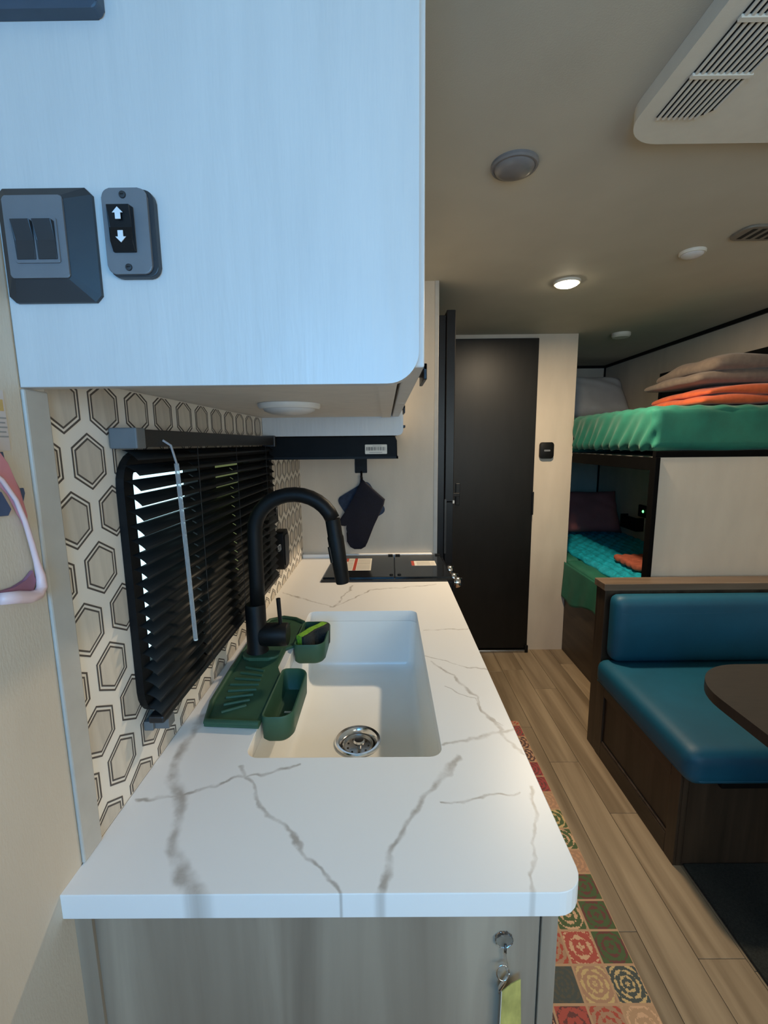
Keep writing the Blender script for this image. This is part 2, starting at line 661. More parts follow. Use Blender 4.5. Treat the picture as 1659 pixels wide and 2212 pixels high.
def pillow(center, w, h, t, rot, seed=0, n=26):
    """Puffed pillow, w x h in its local xy, thickness t along local z, rotated by Euler rot."""
    rnd = random.Random(seed)
    ph = [rnd.uniform(0, 6) for _ in range(6)]
    bm = bmesh.new()
    M = Matrix.Translation(center) @ __import__('mathutils').Euler(rot).to_matrix().to_4x4()
    g = {}
    for s in (1, -1):
        for i in range(n+1):
            for j in range(n+1):
                u, v = -1+2*i/n, -1+2*j/n
                edge = i in (0, n) or j in (0, n)
                if s == -1 and edge:
                    g[s, i, j] = g[1, i, j]
                    continue
                prof = max(0., (1-u**4)*(1-v**4))**.5
                wr = .20*prof*math.sin(7*u+5*v+ph[0]+2*math.sin(4*v+ph[1]))*(abs(u)**1.5+abs(v)**1.5)*.5
                pin = 1-.06*(1-u*u)*(v*v)-.0
                pin2 = 1-.06*(1-v*v)*(u*u)
                z = s*t/2*(prof+wr)
                g[s, i, j] = bm.verts.new(M @ Vector((u*w/2*pin2, v*h/2*pin, z)))
    for s in (1, -1):
        for i in range(n):
            for j in range(n):
                bm.faces.new((g[s, i, j], g[s, i+1, j], g[s, i+1, j+1], g[s, i, j+1]))
    return bm


def holed_plate(outer, holes, zt, zb):
    """Flat plate between zb and zt from an outer outline with holes."""
    bm = bmesh.new()
    loops = []
    for pl in [outer]+holes:
        vs = [bm.verts.new((p[0], p[1], zt)) for p in pl]
        for i in range(len(vs)):
            bm.edges.new((vs[i], vs[(i+1) % len(vs)]))
        loops.append(vs)
    bmesh.ops.triangle_fill(bm, use_beauty=True, use_dissolve=False, edges=list(bm.edges))
    top = list(bm.faces)
    r = bmesh.ops.extrude_face_region(bm, geom=top)
    for v in [e for e in r['geom'] if isinstance(e, bmesh.types.BMVert)]:
        v.co.z = zb
    return bm


def quad(pts):
    bm = bmesh.new()
    bm.faces.new([bm.verts.new(p) for p in pts])
    return bm


# ------------------------------------------------------------------ main dimensions (metres)
WX = -.377      # hexagon wall
RX = 1.96       # wall beside the bunks
FY = 4.10       # far wall behind the bunks
PY = 1.958      # partition behind the stove
CZ = 2.08       # ceiling
KZ = .915       # counter top
BY = -.75      # wall behind the camera

# ------------------------------------------------------------------ floor with planks
fl = struct('floor', box(WX-.05, RX+.1, BY-.1, FY+.1, -.06, -.004), floor_base_m, 'tan vinyl plank floor of the aisle')
XE = [-.377, -.20, -.065, .065, .195, .33, .46, .593, .723, .853, .984, 1.115, 1.245, 1.375, 1.505, 1.635, 1.765, 1.96]
ST = {9: [1.03, 1.52, 2.40], 8: [.62, 1.80, 2.62], 7: [1.10, 2.05, 2.60], 10: [1.0, 1.9]}
for i in range(4, len(XE)-6):
    ys = ST.get(i) or [BY+.4+.37*(i % 3)+j*1.15 for j in range(4)]
    ys = [BY]+[y for y in ys if y > BY+.1]+[2.92]
    for a, b in zip(ys[:-1], ys[1:]):
        if b-a > .02:
            mk('plank', box(XE[i]+.0007, XE[i+1]-.0007, a+.0007, b-.0007, -.004, 0, .0006, 1), plank_m, fl)

# ------------------------------------------------------------------ ceiling and walls
struct('ceiling', box(WX-.05, RX+.1, BY-.1, FY+.1, CZ, CZ+.05), ceil_m, 'dim cream ceiling panel over the whole caravan')
OY0, OY1, OZ0, OZ1 = .640, 1.40, 1.045, 1.386     # kitchen window opening
wl = struct('wall_left', boxes([(WX-.04, WX, BY, OY0, 0, CZ), (WX-.04, WX, OY1, FY, 0, CZ),
                                (WX-.04, WX, OY0, OY1, 0, OZ0), (WX-.04, WX, OY0, OY1, OZ1, CZ)]),
            paper_m, 'cream wall printed with grey double-lined hexagons behind the sink')
# plain panel of the same wall nearer the camera
mk('plain_panel', box(WX, WX+.0015, BY, .469, 0, CZ), wall_white, wl)


def clip(poly, a, val, keep_ge):
    out = []
    for i in range(len(poly)):
        p, q = poly[i], poly[(i+1) % len(poly)]
        ip = (p[a] >= val) if keep_ge else (p[a] <= val)
        iq = (q[a] >= val) if keep_ge else (q[a] <= val)
        if ip:
            out.append(p)
        if ip != iq:
            t = (val-p[a])/(q[a]-p[a])
            out.append((p[0]+t*(q[0]-p[0]), p[1]+t*(q[1]-p[1])))
    return out


def hexring(ro, ri):
    P = lambda r, k: (r*math.sin(math.radians(60*k)), r*math.cos(math.radians(60*k)))
    if ri == 0:
        return [[P(ro, k) for k in range(6)]]
    return [[P(ro, k), P(ro, k+1), P(ri, k+1), P(ri, k)] for k in range(6)]


HEX = [(h, z) for h, z in ((hexring(.0362, .0336), 0), (hexring(.0300, .0274), 0), (hexring(.0274, 0), 1))]
HEXP = {}
RECTS = [(.505, OY0-.004, KZ+.001, 1.4985), (OY1+.004, 1.955, KZ+.001, 1.4985),
         (OY0-.004, OY1+.004, KZ+.001, OZ0-.004), (OY0-.004, OY1+.004, OZ1+.004, 1.4985)]


def hex_at(cy, cz, fill):
    full = any(cy-.033 > r[0] and cy+.033 < r[1] and cz-.037 > r[2] and cz+.037 < r[3] for r in RECTS)
    if full and fill in HEXP:
        o = D.objects.new('hexagon', HEXP[fill])
        COL.objects.link(o)
    else:
        bm = bmesh.new()
        for polys, mi in HEX:
            for pl in polys:
                for r in ([(-9, 9, -9, 9)] if full else RECTS):
                    q = [(p[0]+cy, p[1]+cz) for p in pl]
                    for a, v, k in ((0, r[0], True), (0, r[1], False), (1, r[2], True), (1, r[3], False)):
                        if q:
                            q = clip(q, a, v, k)
                    if len(q) > 2:
                        area = abs(sum(q[i][0]*q[(i+1) % len(q)][1]-q[(i+1) % len(q)][0]*q[i][1] for i in range(len(q))))
                        if area < 1e-8:
                            continue
                        t = .0006 if mi == 0 else .0004
                        top = [bm.verts.new((t, p[0]-cy, p[1]-cz)) for p in q]
                        bot = [bm.verts.new((0, p[0]-cy, p[1]-cz)) for p in q]
                        f = bm.faces.new(top)
                        f.material_index = mi
                        for i in range(len(q)):
                            g = bm.faces.new((top[i], bot[i], bot[(i+1) % len(q)], top[(i+1) % len(q)]))
                            g.material_index = mi
        if not bm.faces:
            bm.free()
            return
        bmesh.ops.recalc_face_normals(bm, faces=bm.faces)
        me = D.meshes.new('hexagon')
        bm.to_mesh(me)
        bm.free()
        me.materials.append(hexline_m)
        me.materials.append(fill)
        if full:
            HEXP[fill] = me
        o = D.objects.new('hexagon', me)
        COL.objects.link(o)
    o.parent = wl
    o.location = Vector((WX, cy, cz))-wl.location


rh = random.Random(3)
for k in range(-7, 4):
    for j in range(-1, 19):
        cy = .528+.0805*j+(.04025 if k % 2 else 0)
        cz = 1.331+.0697*k
        if cy < .46 or cy > 1.99 or cz > 1.55 or cz < .87:
            continue
        hex_at(cy, cz, hexfill_m if rh.random() < .6 else hexfill2_m)

struct('trim_1', box(WX, WX+.005, .4705, .5045, KZ+.0005, 1.4795, .002), trim_m, 'pale vertical batten at the near edge of the hexagon wall')
struct('wall_right', box(RX, RX+.05, BY, FY, 0, CZ), wall_white, 'cream wall running beside the bunk beds')
struct('wall_far', box(WX, RX, FY, FY+.05, 0, CZ), wall_white, 'cream wall at the far end of the bunks')
struct('wall_back', boxes([(WX, -.34, BY-.04, BY, 0, CZ), (.16, .40, BY-.04, BY, 0, CZ), (1.56, RX, BY-.04, BY, 0, CZ), (-.34, .16, BY-.04, BY, 0, 1.22), (-.34, .16, BY-.04, BY, 1.82, CZ), (.40, 1.56, BY-.04, BY, 0, .95), (.40, 1.56, BY-.04, BY, 1.85, CZ)]), wall_white, 'plain wall behind the viewer')
for nm, (a, b, c, d_), lbl in (('window_3', (-.34, .16, 1.22, 1.82), 'small window in the wall behind the viewer'), ('window_4', (.40, 1.56, .95, 1.85), 'wide made-up window behind the viewer that holds the warm fill')):  # the wide one is added only to carry the warm fill
    wn_ = struct(nm, boxes([(a, a+.02, BY-.036, BY+.008, c, d_), (b-.02, b, BY-.036, BY+.008, c, d_), (a+.02, b-.02, BY-.036, BY+.008, c, c+.02), (a+.02, b-.02, BY-.036, BY+.008, d_-.02, d_)]), black_matte, lbl)
    mk('pane', box(a+.02, b-.02, BY-.034, BY-.030, c+.02, d_-.02), pane_clear, wn_)

wp = struct('wall_partition', box(WX, .226, PY, PY+.018, 0, CZ), wall_white, 'beige partition wall behind the cooktop')
struct('trim_2', box(.2115, .2285, PY-.004, PY+.02, 0, CZ, .001), trim_m, 'pale edge strip on the partition beside the black refrigerator')
struct('wall_bath', boxes([(WX, .30, 2.895, 2.935, 0, CZ), (.955, 1.205, 2.895, 2.945, 0, CZ), (.30, .955, 2.897, 2.935, 2.052, CZ), (1.155, 1.205, 2.945, FY, 0, CZ)]), wall_white, 'narrow cream wall between black door and bunk beds')
struct('trim_3', boxes([(RX-.012, RX, BY, FY, CZ-.022, CZ), (1.205, RX-.012, FY-.012, FY, CZ-.022, CZ), (RX-.012, RX, FY-.012, FY, 0, CZ-.022)]), black_matte, 'black corner strip where bunk wall meets the ceiling')

# black door to the bathroom
dr = struct('door_1', prism(rrect(.302, .953, .028, 2.050, .004), 'Y', 2.865, 2.893), black_door_m, 'glossy black interior door beside the refrigerator', None)
mk('hinge', box(.944, .957, 2.855, 2.866, .95, 1.10, .002), black_sat, dr)
dh = mk('door_handle', boxes([(.452, .478, 2.855, 2.866, 1.02, 1.16), (.458, .472, 2.83, 2.856, 1.08, 1.10), (.40, .472, 2.822, 2.834, 1.078, 1.102)], .002), black_sat, dr)
struct('trim_4', boxes([(.30, .955, 2.85, 2.895, 0, .018), ], .004), steel_m, 'grey threshold strip under the black door')
struct('trim_5', box(.935, .957, 2.848, 2.864, 0, .05, .002), black_matte, 'black stub of door frame at the floor')

# ------------------------------------------------------------------ kitchen window
w1 = struct('window_1', boxes([(WX-.038, WX-.004, OY0, OY0+.004, OZ0, OZ1), (WX-.038, WX-.004, OY1-.15, OY1, OZ0, OZ1),
                               (WX-.038, WX-.004, OY0, OY1, OZ0, OZ0+.02), (WX-.038, WX-.004, OY0, OY1, OZ1-.006, OZ1), (WX-.036, WX-.006, .905, 1.00, OZ0, OZ1)]), black_matte, 'black framed window behind the closed blind')
fr = rrect(.616, 1.432, 1.004, 1.412, .05)
bm = bmesh.new()
fi = rrect(OY0, OY1, OZ0, OZ1, .014)
ra = [bm.verts.new((WX+.0007, p[0], p[1])) for p in fr]
rb_ = [bm.verts.new((WX+.012, p[0], p[1])) for p in fr]
rc = [bm.verts.new((WX+.012, p[0], p[1])) for p in fi]
rd = [bm.verts.new((WX-.038, p[0], p[1])) for p in fi]
for a, b in ((ra, rb_), (rb_, rc), (rc, rd)):
    for i in range(len(a)):
        bm.faces.new((a[i], a[(i+1) % len(a)], b[(i+1) % len(a)], b[i]))
mk('window_frame', bm, black_matte, w1)
mk('pane', box(WX-.026, WX-.022, OY0+.004, .91, OZ0+.018, OZ1-.01), pane_clear, w1)
mk('pane', box(WX-.026, WX-.022, .995, OY1-.02, OZ0+.018, OZ1-.01), pane_dark, w1)

bx = -.352
bl = thing('window_blind', 'black horizontal slat blind over the sink, tilted half shut', 'blind', (bx, .97, 1.0))
mk('head_rail', box(bx-.014, bx+.014, .632, 1.362, 1.418, 1.443, .002), rail_m, bl)
mk('mounting_bracket', box(bx-.022, bx+.016, .608, .6315, 1.416, 1.4445, .002), mat('bracket_grey', srgb(104, 106, 106), .6), bl)
mk('mounting_bracket', box(bx-.022, bx+.017, 1.3625, 1.376, 1.413, 1.446, .002), dark_plastic, bl)
th = math.radians(34)
pitch_s = .0213
SW = .0127


def slat_mesh(y0, y1, holes):
    """Curved slat with cord slots; local y along the slat."""
    bm = bmesh.new()
    ys = [y0]
    for h in holes:
        ys += [h-.0028, h+.0028]
    ys.append(y1)
    n = 6
    us = [-SW+2*SW*i/n for i in range(n+1)]
    g = {}
    for a, y in enumerate(ys):
        for i, u in enumerate(us):
            cr = .0022*(1-(u/SW)**2)
            # room edge low, outer edge high
            x = u*math.cos(th)+cr*math.sin(th)
            z = -u*math.sin(th)+cr*math.cos(th)
            g[a, i] = bm.verts.new((x, y, z))
    for a in range(len(ys)-1):
        for i in range(n):
            if a % 2 == 1 and i in (2, 3):
                continue
            bm.faces.new((g[a, i], g[a+1, i], g[a+1, i+1], g[a, i+1]))
    me = D.meshes.new('slat')
    bm.to_mesh(me)
    bm.free()
    me.materials.append(blind_m)
    for p in me.polygons:
        p.use_smooth = True
    return me


sm = slat_mesh(-.374, .376, [-.190, .02, .27])
for k in range(19):
    o = D.objects.new('slat', sm)
    COL.objects.link(o)
    o.parent = bl
    o.location = (0, .020, 1.407-.0213*k-1.0)
    s = o.modifiers.new('thick', 'SOLIDIFY')
    s.thickness = .0004
mk('bottom_rail', box(bx-.012, bx+.012, .617, 1.366, 1.002, 1.014, .003), rail_m, bl)
for yy in (.802, 1.012, 1.262):
    mk('ladder_cord', tube([(bx+.0135, yy+.006, 1.418), (bx+.0135, yy+.006, 1.012)], .0006, 5), rail_m, bl)
wd = mk('tilt_wand', tube([(-.328, .700, 1.392), (-.327, .708, 1.24), (-.326, .714, 1.092)], .0036, 8), acrylic_m, bl)
mk('wand_hook', tube([(-.338, .682, 1.428), (-.329, .688, 1.420), (-.328, .694, 1.404), (-.328, .700, 1.392)], .0018, 6), cord_m, wd)
mk('cord_clip', prism(rrect(1.30, 1.33, 1.10, 1.118, .004), 'X', -.326, -.322, .001), hookpl_m, bl)
mk('hold_down_bracket', boxes([(WX+.001, -.362, .625, .655, .985, 1.0), (-.362, -.340, .630, .650, .985, 1.001)], .001), MATS['bracket_grey'], bl)

# ------------------------------------------------------------------ counter, cabinet, sink
sinkr = rrect(-.235, .089, .655, 1.293, .022)
outer = [(WX+.001, .432)]+rrect(0, .225, .432, .9, (0, .032, 0, 0))[1:-2]+[(.225, 1.578), (-.244, 1.578), (-.232, 1.934), (WX+.001, 1.9345)]
ct = tag(mk('countertop', holed_plate(outer, [sinkr], KZ, KZ-.032), marble_m, bevel=.0045), 'white marble-look countertop with grey veins around the sink', 'countertop')
tag(mk('backsplash_ridge', box(WX+.001, .205, 1.936, PY-.0005, KZ-.031, KZ+.016, .004), marble_m), 'low pale ridge behind the black cooktop', 'backsplash')

sk = thing('kitchen_sink', 'white rectangular undermount sink set into the countertop', 'sink', (-.073, .974, .73))
bm = bmesh.new()
rings = []
for ins, z, rr in ((-.016, .8828, .03), (.000, .8828, .022), (.001, .85, .022), (.005, .757, .022), (.009, .743, .026), (.018, .734, .03), (.03, .7315, .035)):
    pl = rrect(-.235+ins, .089-ins, .655+ins, 1.293-ins, rr)
    rings.append([bm.verts.new((p[0], p[1], z)) for p in pl])
for a, b in zip(rings[:-1], rings[1:]):
    for i in range(len(a)):
        bm.faces.new((a[i], a[(i+1) % len(a)], b[(i+1) % len(a)], b[i]))
DC = (-.071, .948)
circ = [bm.verts.new((DC[0]+.050*math.cos(2*math.pi*i/32), DC[1]+.050*math.sin(2*math.pi*i/32), .7285)) for i in range(32)]
es = []
last = rings[-1]
for lp in (last, circ):
    for i in range(len(lp)):
        e = bm.edges.get((lp[i], lp[(i+1) % len(lp)])) or bm.edges.new((lp[i], lp[(i+1) % len(lp)]))
        es.append(e)
bmesh.ops.triangle_fill(bm, use_beauty=True, use_dissolve=False, edges=es)
mk('basin', bm, sink_m, sk, smooth=50)
dn = mk('drain_flange', lathe([(.0545, .729), (.0545, .7325), (.052, .735), (.046, .7335), (.040, .726), (.037, .712), (.0, .711)], (DC[0], DC[1], 0), n=40), chrome_m, sk, smooth=35)
mk('strainer_basket', lathe([(.036, .716), (.036, .723), (.034, .725), (.030, .719), (.014, .7165), (.0, .7165)], (DC[0], DC[1], 0), n=32), steel_m, dn, smooth=35)
mk('strainer_knob', lathe([(.004, .716), (.005, .728), (.0125, .731), (.0135, .735), (.011, .739), (0, .7395)], (DC[0]+.003, DC[1]-.006, 0), n=20), chrome_m, dn, smooth=35)
for i in range(9):
    a = 2*math.pi*i/9
    mk('strainer_hole', lathe([(.0026, .0), (.0026, .0006), (0, .0006)], (DC[0]+.0245*math.cos(a), DC[1]+.0245*math.sin(a), .7183), n=10), dark_hole, dn)

cb = thing('sink_cabinet', 'grey wood-grain base cabinet under the countertop', 'cabinet', (-.08, 1.0, 0))
mk('end_panel', box(WX+.002, .180, .452, .470, .0, KZ-.0325, .001), greywood_m, cb)
mk('corner_stile', box(.181, .2005, .449, .472, .0, KZ-.0325, .001), greywood_m, cb)
mk('wall_filler', box(WX+.0016, WX+.022, .4475, .4518, .0, KZ-.0325), greywood_m, cb)
mk('front_panel', box(.1805, .199, .473, 1.575, .09, KZ-.0325, .001), greywood_m, cb)
mk('toe_kick', box(.12, .14, .473, 1.93, 0, .09), black_matte, cb)
for a, b in ((.49, .85), (.86, 1.22), (1.23, 1.565)):
    d = mk('cabinet_door', box(.199, .214, a, b, .11, KZ-.05, .002), greywood_m, cb)
    mk('door_pull', box(.214, .224, (a+b)/2-.05, (a+b)/2+.05, .80, .812, .002), black_sat, d)
mk('side_panel', box(WX+.002, .18, 1.94, 1.955, 0, KZ-.034), greywood_m, cb)

# hook with key tag on the end panel
hk = thing('adhesive_hook', 'small clear plastic hook stuck under the countertop corner', 'hook', (.137, .452, .828))
prof = []
bm = bmesh.new()
vs = []
for i in range(40):
    a = 2*math.pi*i/40
    r = .0105*(1+.05*math.cos(8*a))
    vs.append((.137+r*math.cos(a), .829+r*math.sin(a)*.92))
mk('hook_base', prism(vs, 'Y', .4475, .4519, .001), hookpl_m, hk, smooth=40)
mk('hook_arm', tube([(.138, .447, .826), (.138, .4465, .812), (.139, .446, .802), (.1395, .4435, .798), (.139, .440, .7985), (.1385, .4385, .803)], .0016, 8), hookpl_m, hk, smooth='full')
kt = thing('key_tag', 'yellow-green paper tag hanging from the clear hook', 'tag', (.145, .443, .70))
RC = Vector((.1345, .4415, .7925))
mk('split_ring', tube([RC+Vector((.0075*math.cos(t), .002*math.sin(t), .0085*math.sin(t))) for t in [2*math.pi*i/24 for i in range(25)]], .0008, 6), chrome_m, kt, smooth='full')
mk('metal_clip', tube([(.140, .4415, .787), (.136, .441, .780), (.1318, .441, .772), (.1305, .441, .764)], [.0016, .0026, .0026, .0012], 8), chrome_m, kt, smooth='full')
mk('tag_sheet', prism([(.1325, .690), (.1595, .690), (.1555, .786), (.1505, .783), (.1445, .779), (.1335, .768)], 'Y', .4395, .4405), tag_m, kt)
mk('tag_edge', prism([(.1318, .690), (.1326, .690), (.1336, .768), (.1328, .768)], 'Y', .4390, .4408), tagedge_m, kt)

# ------------------------------------------------------------------ faucet
fx, fy = -.311, 1.003
fc = thing('kitchen_faucet', 'matte black gooseneck pull-down faucet with side lever', 'faucet', (fx, fy, KZ))
mk('base_body', lathe([(.026, KZ+.014), (.026, KZ+.018), (.0238, KZ+.022), (.0238, 1.045), (.022, 1.049), (.0, 1.049)], (fx, fy, 0), n=32), black_matte, fc, smooth=35)
path = [(fx+.006, fy, 1.045), (fx+.007, fy, 1.10), (fx+.007, fy, 1.16), (fx+.008, fy, 1.215)]
cxA, czA, RA = fx+.101, 1.222, .0925
for i in range(0, 15):
    a = math.radians(180-i*11.5)
    path.append((cxA+RA*math.cos(a)*1.0, fy, czA+RA*.92*math.sin(a)))
mk('spout', tube(path, .0172, 18), black_matte, fc, smooth='full')
e = Vector(path[-1])
tip = Vector((-.103, fy, 1.098))
sh = mk('spray_head', tube([e, e+(tip-e)*.25, e+(tip-e)*.28, e+(tip-e)*.97, tip], [.0172, .0172, .0188, .0165, .0150], 18), black_matte, fc, smooth=30)
mk('spray_button', tube([e+(tip-e)*.42+Vector((-.0165, -.008, 0)), e+(tip-e)*.66+Vector((-.0158, -.008, 0))], .004, 8), black_sat, sh, smooth=40)
mk('valve_body', lathe([(.0, .0), (.027, .0), (.0275, .002), (.0275, .060), (.0255, .063), (0, .063)], (fx+.012, fy, .972), 'X', 28), black_matte, fc, smooth=35)
mk('lever', tube([(-.2535, fy, .995), (-.2545, fy-.001, 1.03), (-.2555, fy-.002, 1.062)], [.0045, .0050, .0052], 10), black_sat, fc, smooth=40)

# ------------------------------------------------------------------ green silicone tray with two cups
mt = thing('faucet_drip_tray', 'dark green ribbed silicone tray wrapped around the faucet base', 'tray', (-.29, 1.0, KZ))
MY = 1.003
outl = [(-.333, .734), (-.2315, .726), (-.2300, .90), (-.252, .945), (-.252, MY+.03), (-.2310, MY+.045), (-.2300, 1.180), (-.262, 1.214), (-.300, 1.228), (-.338, 1.205), (-.352, 1.12), (-.352, .93), (-.345, .80)]
mk('tray_base', prism(outl, 'Z', KZ+.001, KZ+.008, .002), green_m, mt)
rimpath = [(-.2335, .730), (-.333, .738), (-.345, .80), (-.350, .93), (-.350, MY), (-.350, 1.12), (-.336, 1.203), (-.300, 1.225), (-.263, 1.212), (-.236, 1.186)]
mk('tray_rim', tube([(p[0]+.002, p[1], KZ+.0095) for p in rimpath], .0055, 8), green_m, mt, smooth=60)
mk('splash_collar', prism(rrect(-.342, -.256, MY-.036, MY+.036, .02), 'Z', KZ+.008, KZ+.016, .003), green_m, mt)
for sgn, nr in ((1, 8), (-1, 6)):
    for i in range(nr):
        t = i/7
        y = MY-sgn*(.075+.150*t)
        x1 = -.268-.010*abs(t-.5)
        x0 = -.330+.014*abs(t-.4)*2
        sl = sgn*(.020*(t-.45))
        mk('rib', tube([(x0, y-sl, KZ+.0085), (x1, y+sl, KZ+.0085)], .0036, 8), green_m, mt, smooth=60)


def cup(y0, y1, x0, x1, zb, zt, slots, name):
    bm = bmesh.new()
    n = 8
    o1 = rrect(x0, x1, y0, y1, (.012, .026, .026, .012), n)
    # waist the outer side into two soft lobes
    ym = (y0+y1)/2

    def shp(p, k):
        x, y = p
        if x > (x0+x1)/2:
            x -= .010*math.exp(-((y-ym)/.016)**2)
        return (x, y)
    o1 = [shp(p, 1) for p in o1]
    cx, cy = (x0+x1)/2, ym
    ins = lambda pl, d: [(p[0]+(cx-p[0])/abs(cx-p[0]+1e-9)*0+(cx-p[0])*d/((x1-x0)/2), p[1]+(cy-p[1])*d/((y1-y0)/2)) for p in pl]
    levels = [(ins(o1, .006), zb), (ins(o1, .0015), zb+.006), (o1, zt-.003), (ins(o1, .0012), zt), (ins(o1, .004), zt-.001), (ins(o1, .0065), zb+.010), (ins(o1, .010), zb+.005)]
    rings = [[bm.verts.new((p[0], p[1], z)) for p in pl] for pl, z in levels]
    for a, b in zip(rings[:-1], rings[1:]):
        for i in range(len(a)):
            bm.faces.new((a[i], a[(i+1) % len(a)], b[(i+1) % len(a)], b[i]))
    bm.faces.new(rings[0][::-1])
    bm.faces.new(rings[-1])
    c = mk(name, bm, green_m, mt, smooth=50)
    for sy in slots:
        mk('drain_slot', box(cx-.006, cx+.014, sy-.0025, sy+.0025, zb+.0048, zb+.0058), sink_m, c)
    return c


cup(.738, .918, -.2325, -.174, .880, .931, (.795, .825), 'soap_cup')
cup(1.030, 1.178, -.2325, -.155, .880, .931, (), 'sponge_cup')
sp = thing('dish_sponge', 'lime green scrub sponge with grey scouring side in the tray cup', 'sponge', (-.19, 1.095, .89))


def wavy_slab(y0, y1, x0, x1, z0, z1, n=12):
    pts = []
    for i in range(n+1):
        t = i/n
        pts.append((y0+(y1-y0)*t, x0+.004*math.sin(t*math.pi*3)))
    for i in range(n, -1, -1):
        t = i/n
        pts.append((y0+(y1-y0)*t, x1+.004*math.sin(t*math.pi*3)))
    bm = prism([(p[1], p[0]) for p in pts], 'Z', z0, z1, .002)
    return bm


R_ = Matrix.Rotation(math.radians(-36), 4, 'Z')
for nm, a, b, m_ in (('sponge_foam', -.016, .003, sponge_m), ('scouring_pad', .0032, .011, scour_m)):
    bm = wavy_slab(-.047, .047, a, b, .889, .944)
    for v in bm.verts:
        q = R_ @ Vector((v.co.x, v.co.y, 0))
        v.co = Vector((-.190+q.x, 1.095+q.y, v.co.z+(v.co.y)*.05))
    mk(nm, bm, m_, sp, smooth=40)

# ------------------------------------------------------------------ cooktop
ck = thing('cooktop', 'black two-lid glass covered gas cooktop with chrome knobs', 'cooktop', (0, 1.75, KZ-.03))
mk('body', box(-.243, .243, 1.580, 1.934, .79, KZ-.001, .002), black_sat, ck)
mk('front_rail', box(-.243, .250, 1.581, 1.600, KZ-.001, KZ+.007, .002), black_gloss, ck)
lidA = mk('glass_lid', prism([(-.238, 1.602), (.028, 1.602), (.033, 1.930), (-.228, 1.930)], 'Z', KZ+.001, KZ+.012, .002), black_gloss, ck)
lidB = mk('glass_lid', prism([(.032, 1.602), (.240, 1.602), (.236, 1.930), (.037, 1.930)], 'Z', KZ+.001, KZ+.012, .002), black_gloss, ck)
for x in (.018, .050, .226):
    mk('lid_hinge', box(x-.010, x+.010, 1.912, 1.929, KZ+.012, KZ+.017, .001), black_matte, ck)
for x in (.018, .048):
    mk('lid_bumper', lathe([(.007, 0), (.007, .003), (0, .003)], (x, 1.628, KZ+.012), n=10), black_matte, ck)


def warn_label(parent, x0, x1, y0, y1, z, reds, lines):
    l = mk('warning_label', box(x0, x1, y0, y1, z, z+.0004), label_m, parent)
    l['label'] = 'white warning label with red heading'
    for (a, b, c, d) in reds:
        mk('red_band', box(x0+(x1-x0)*a, x0+(x1-x0)*b, y0+(y1-y0)*c, y0+(y1-y0)*d, z+.0004, z+.0007), red_m, l)
    for (a, b, c, d) in lines:
        mk('text_line', box(x0+(x1-x0)*a, x0+(x1-x0)*b, y0+(y1-y0)*c, y0+(y1-y0)*d, z+.0004, z+.0006), greyink_m, l)


tl = []
for i in range(9):
    y = .08+.10*i
    tl += [(.08, .30, y, y+.035), (.46, .95, y, y+.035)]
warn_label(lidA, -.170, -.062, 1.690, 1.872, KZ+.012, [(.33, .44, 0, 1), (.0, .09, .72, 1)], tl)
warn_label(lidB, .103, .203, 1.752, 1.824, KZ+.012, [(0, .12, 0, 1)], [(.22, .78, .12+.16*i, .18+.16*i) for i in range(5)]+[(.8, .95, .2+.2*i, .26+.2*i) for i in range(3)])
mk('control_panel', box(.243, .2515, 1.582, 1.932, .80, KZ-.002, .002), black_sat, ck)
for i, y in enumerate((1.625, 1.72, 1.83)):
    k = mk('burner_knob', lathe([(.0, 0), (.013, 0), (.013, .006), (.0205, .008), (.0215, .012), (.020, .022), (.017, .026), (.0, .027)], (.2515, y, .885+.012*(i == 0)), 'X', 24), chrome_m, ck, smooth=35)
    mk('knob_grip', box(.2785, .2865, y-.004, y+.004, .868+.012*(i == 0), .902+.012*(i == 0), .002), black_sat, k)

# ------------------------------------------------------------------ overhead cabinets and hood
oc = thing('overhead_cabinet', 'white overhead cabinet with rounded end panel above the sink', 'cabinet', (-.17, .9, 1.48))
mk('end_panel', prism(rrect(WX+.002, .0350, 1.4805, CZ, (0, .032, 0, 0), 10), 'Y', .470, .488, .0012), cab_m, oc)
mk('bottom_board', box(WX+.001, .0165, .4885, 1.379, 1.500, 1.514), cabin_m, oc)
mk('face_rail', box(-.010, .0165, .4885, 1.379, 1.4975, 1.500), cabin_m, oc)
mk('top_board', box(WX+.001, .0165, .4885, 1.379, 1.9, 1.914), cabin_m, oc)
for a, b in ((.492, .918), (.924, 1.376)):
    d = mk('cabinet_door', box(.0215, .0425, a, b, 1.4995, CZ-.012, .002), cab_m, oc)
    ym = a+.13 if a < .6 else b-.12
    mk('door_pull', boxes([(.0425, .054, ym-.035, ym+.035, 1.512, 1.520), (.0495, .054, ym-.035, ym+.035, 1.500, 1.520)], .001), black_sat, d)

os_ = thing('stove_cabinet', 'pale overhead cabinet above the range hood', 'cabinet', (-.17, 1.67, 1.44))
mk('side_panel', prism(rrect(WX+.001, .055, 1.4435, CZ, (0, .016, 0, 0), 8), 'Y', 1.380, 1.396, .001), cab_m, os_)
mk('bottom_board', box(WX+.001, .036, 1.3965, 1.955, 1.4435, 1.455), cabin_m, os_)
d = mk('cabinet_door', box(.038, .055, 1.400, 1.952, 1.457, CZ-.012, .002), cab_m, os_)
mk('door_pull', boxes([(.055, .066, 1.48, 1.55, 1.470, 1.478)], .001), black_sat, d)

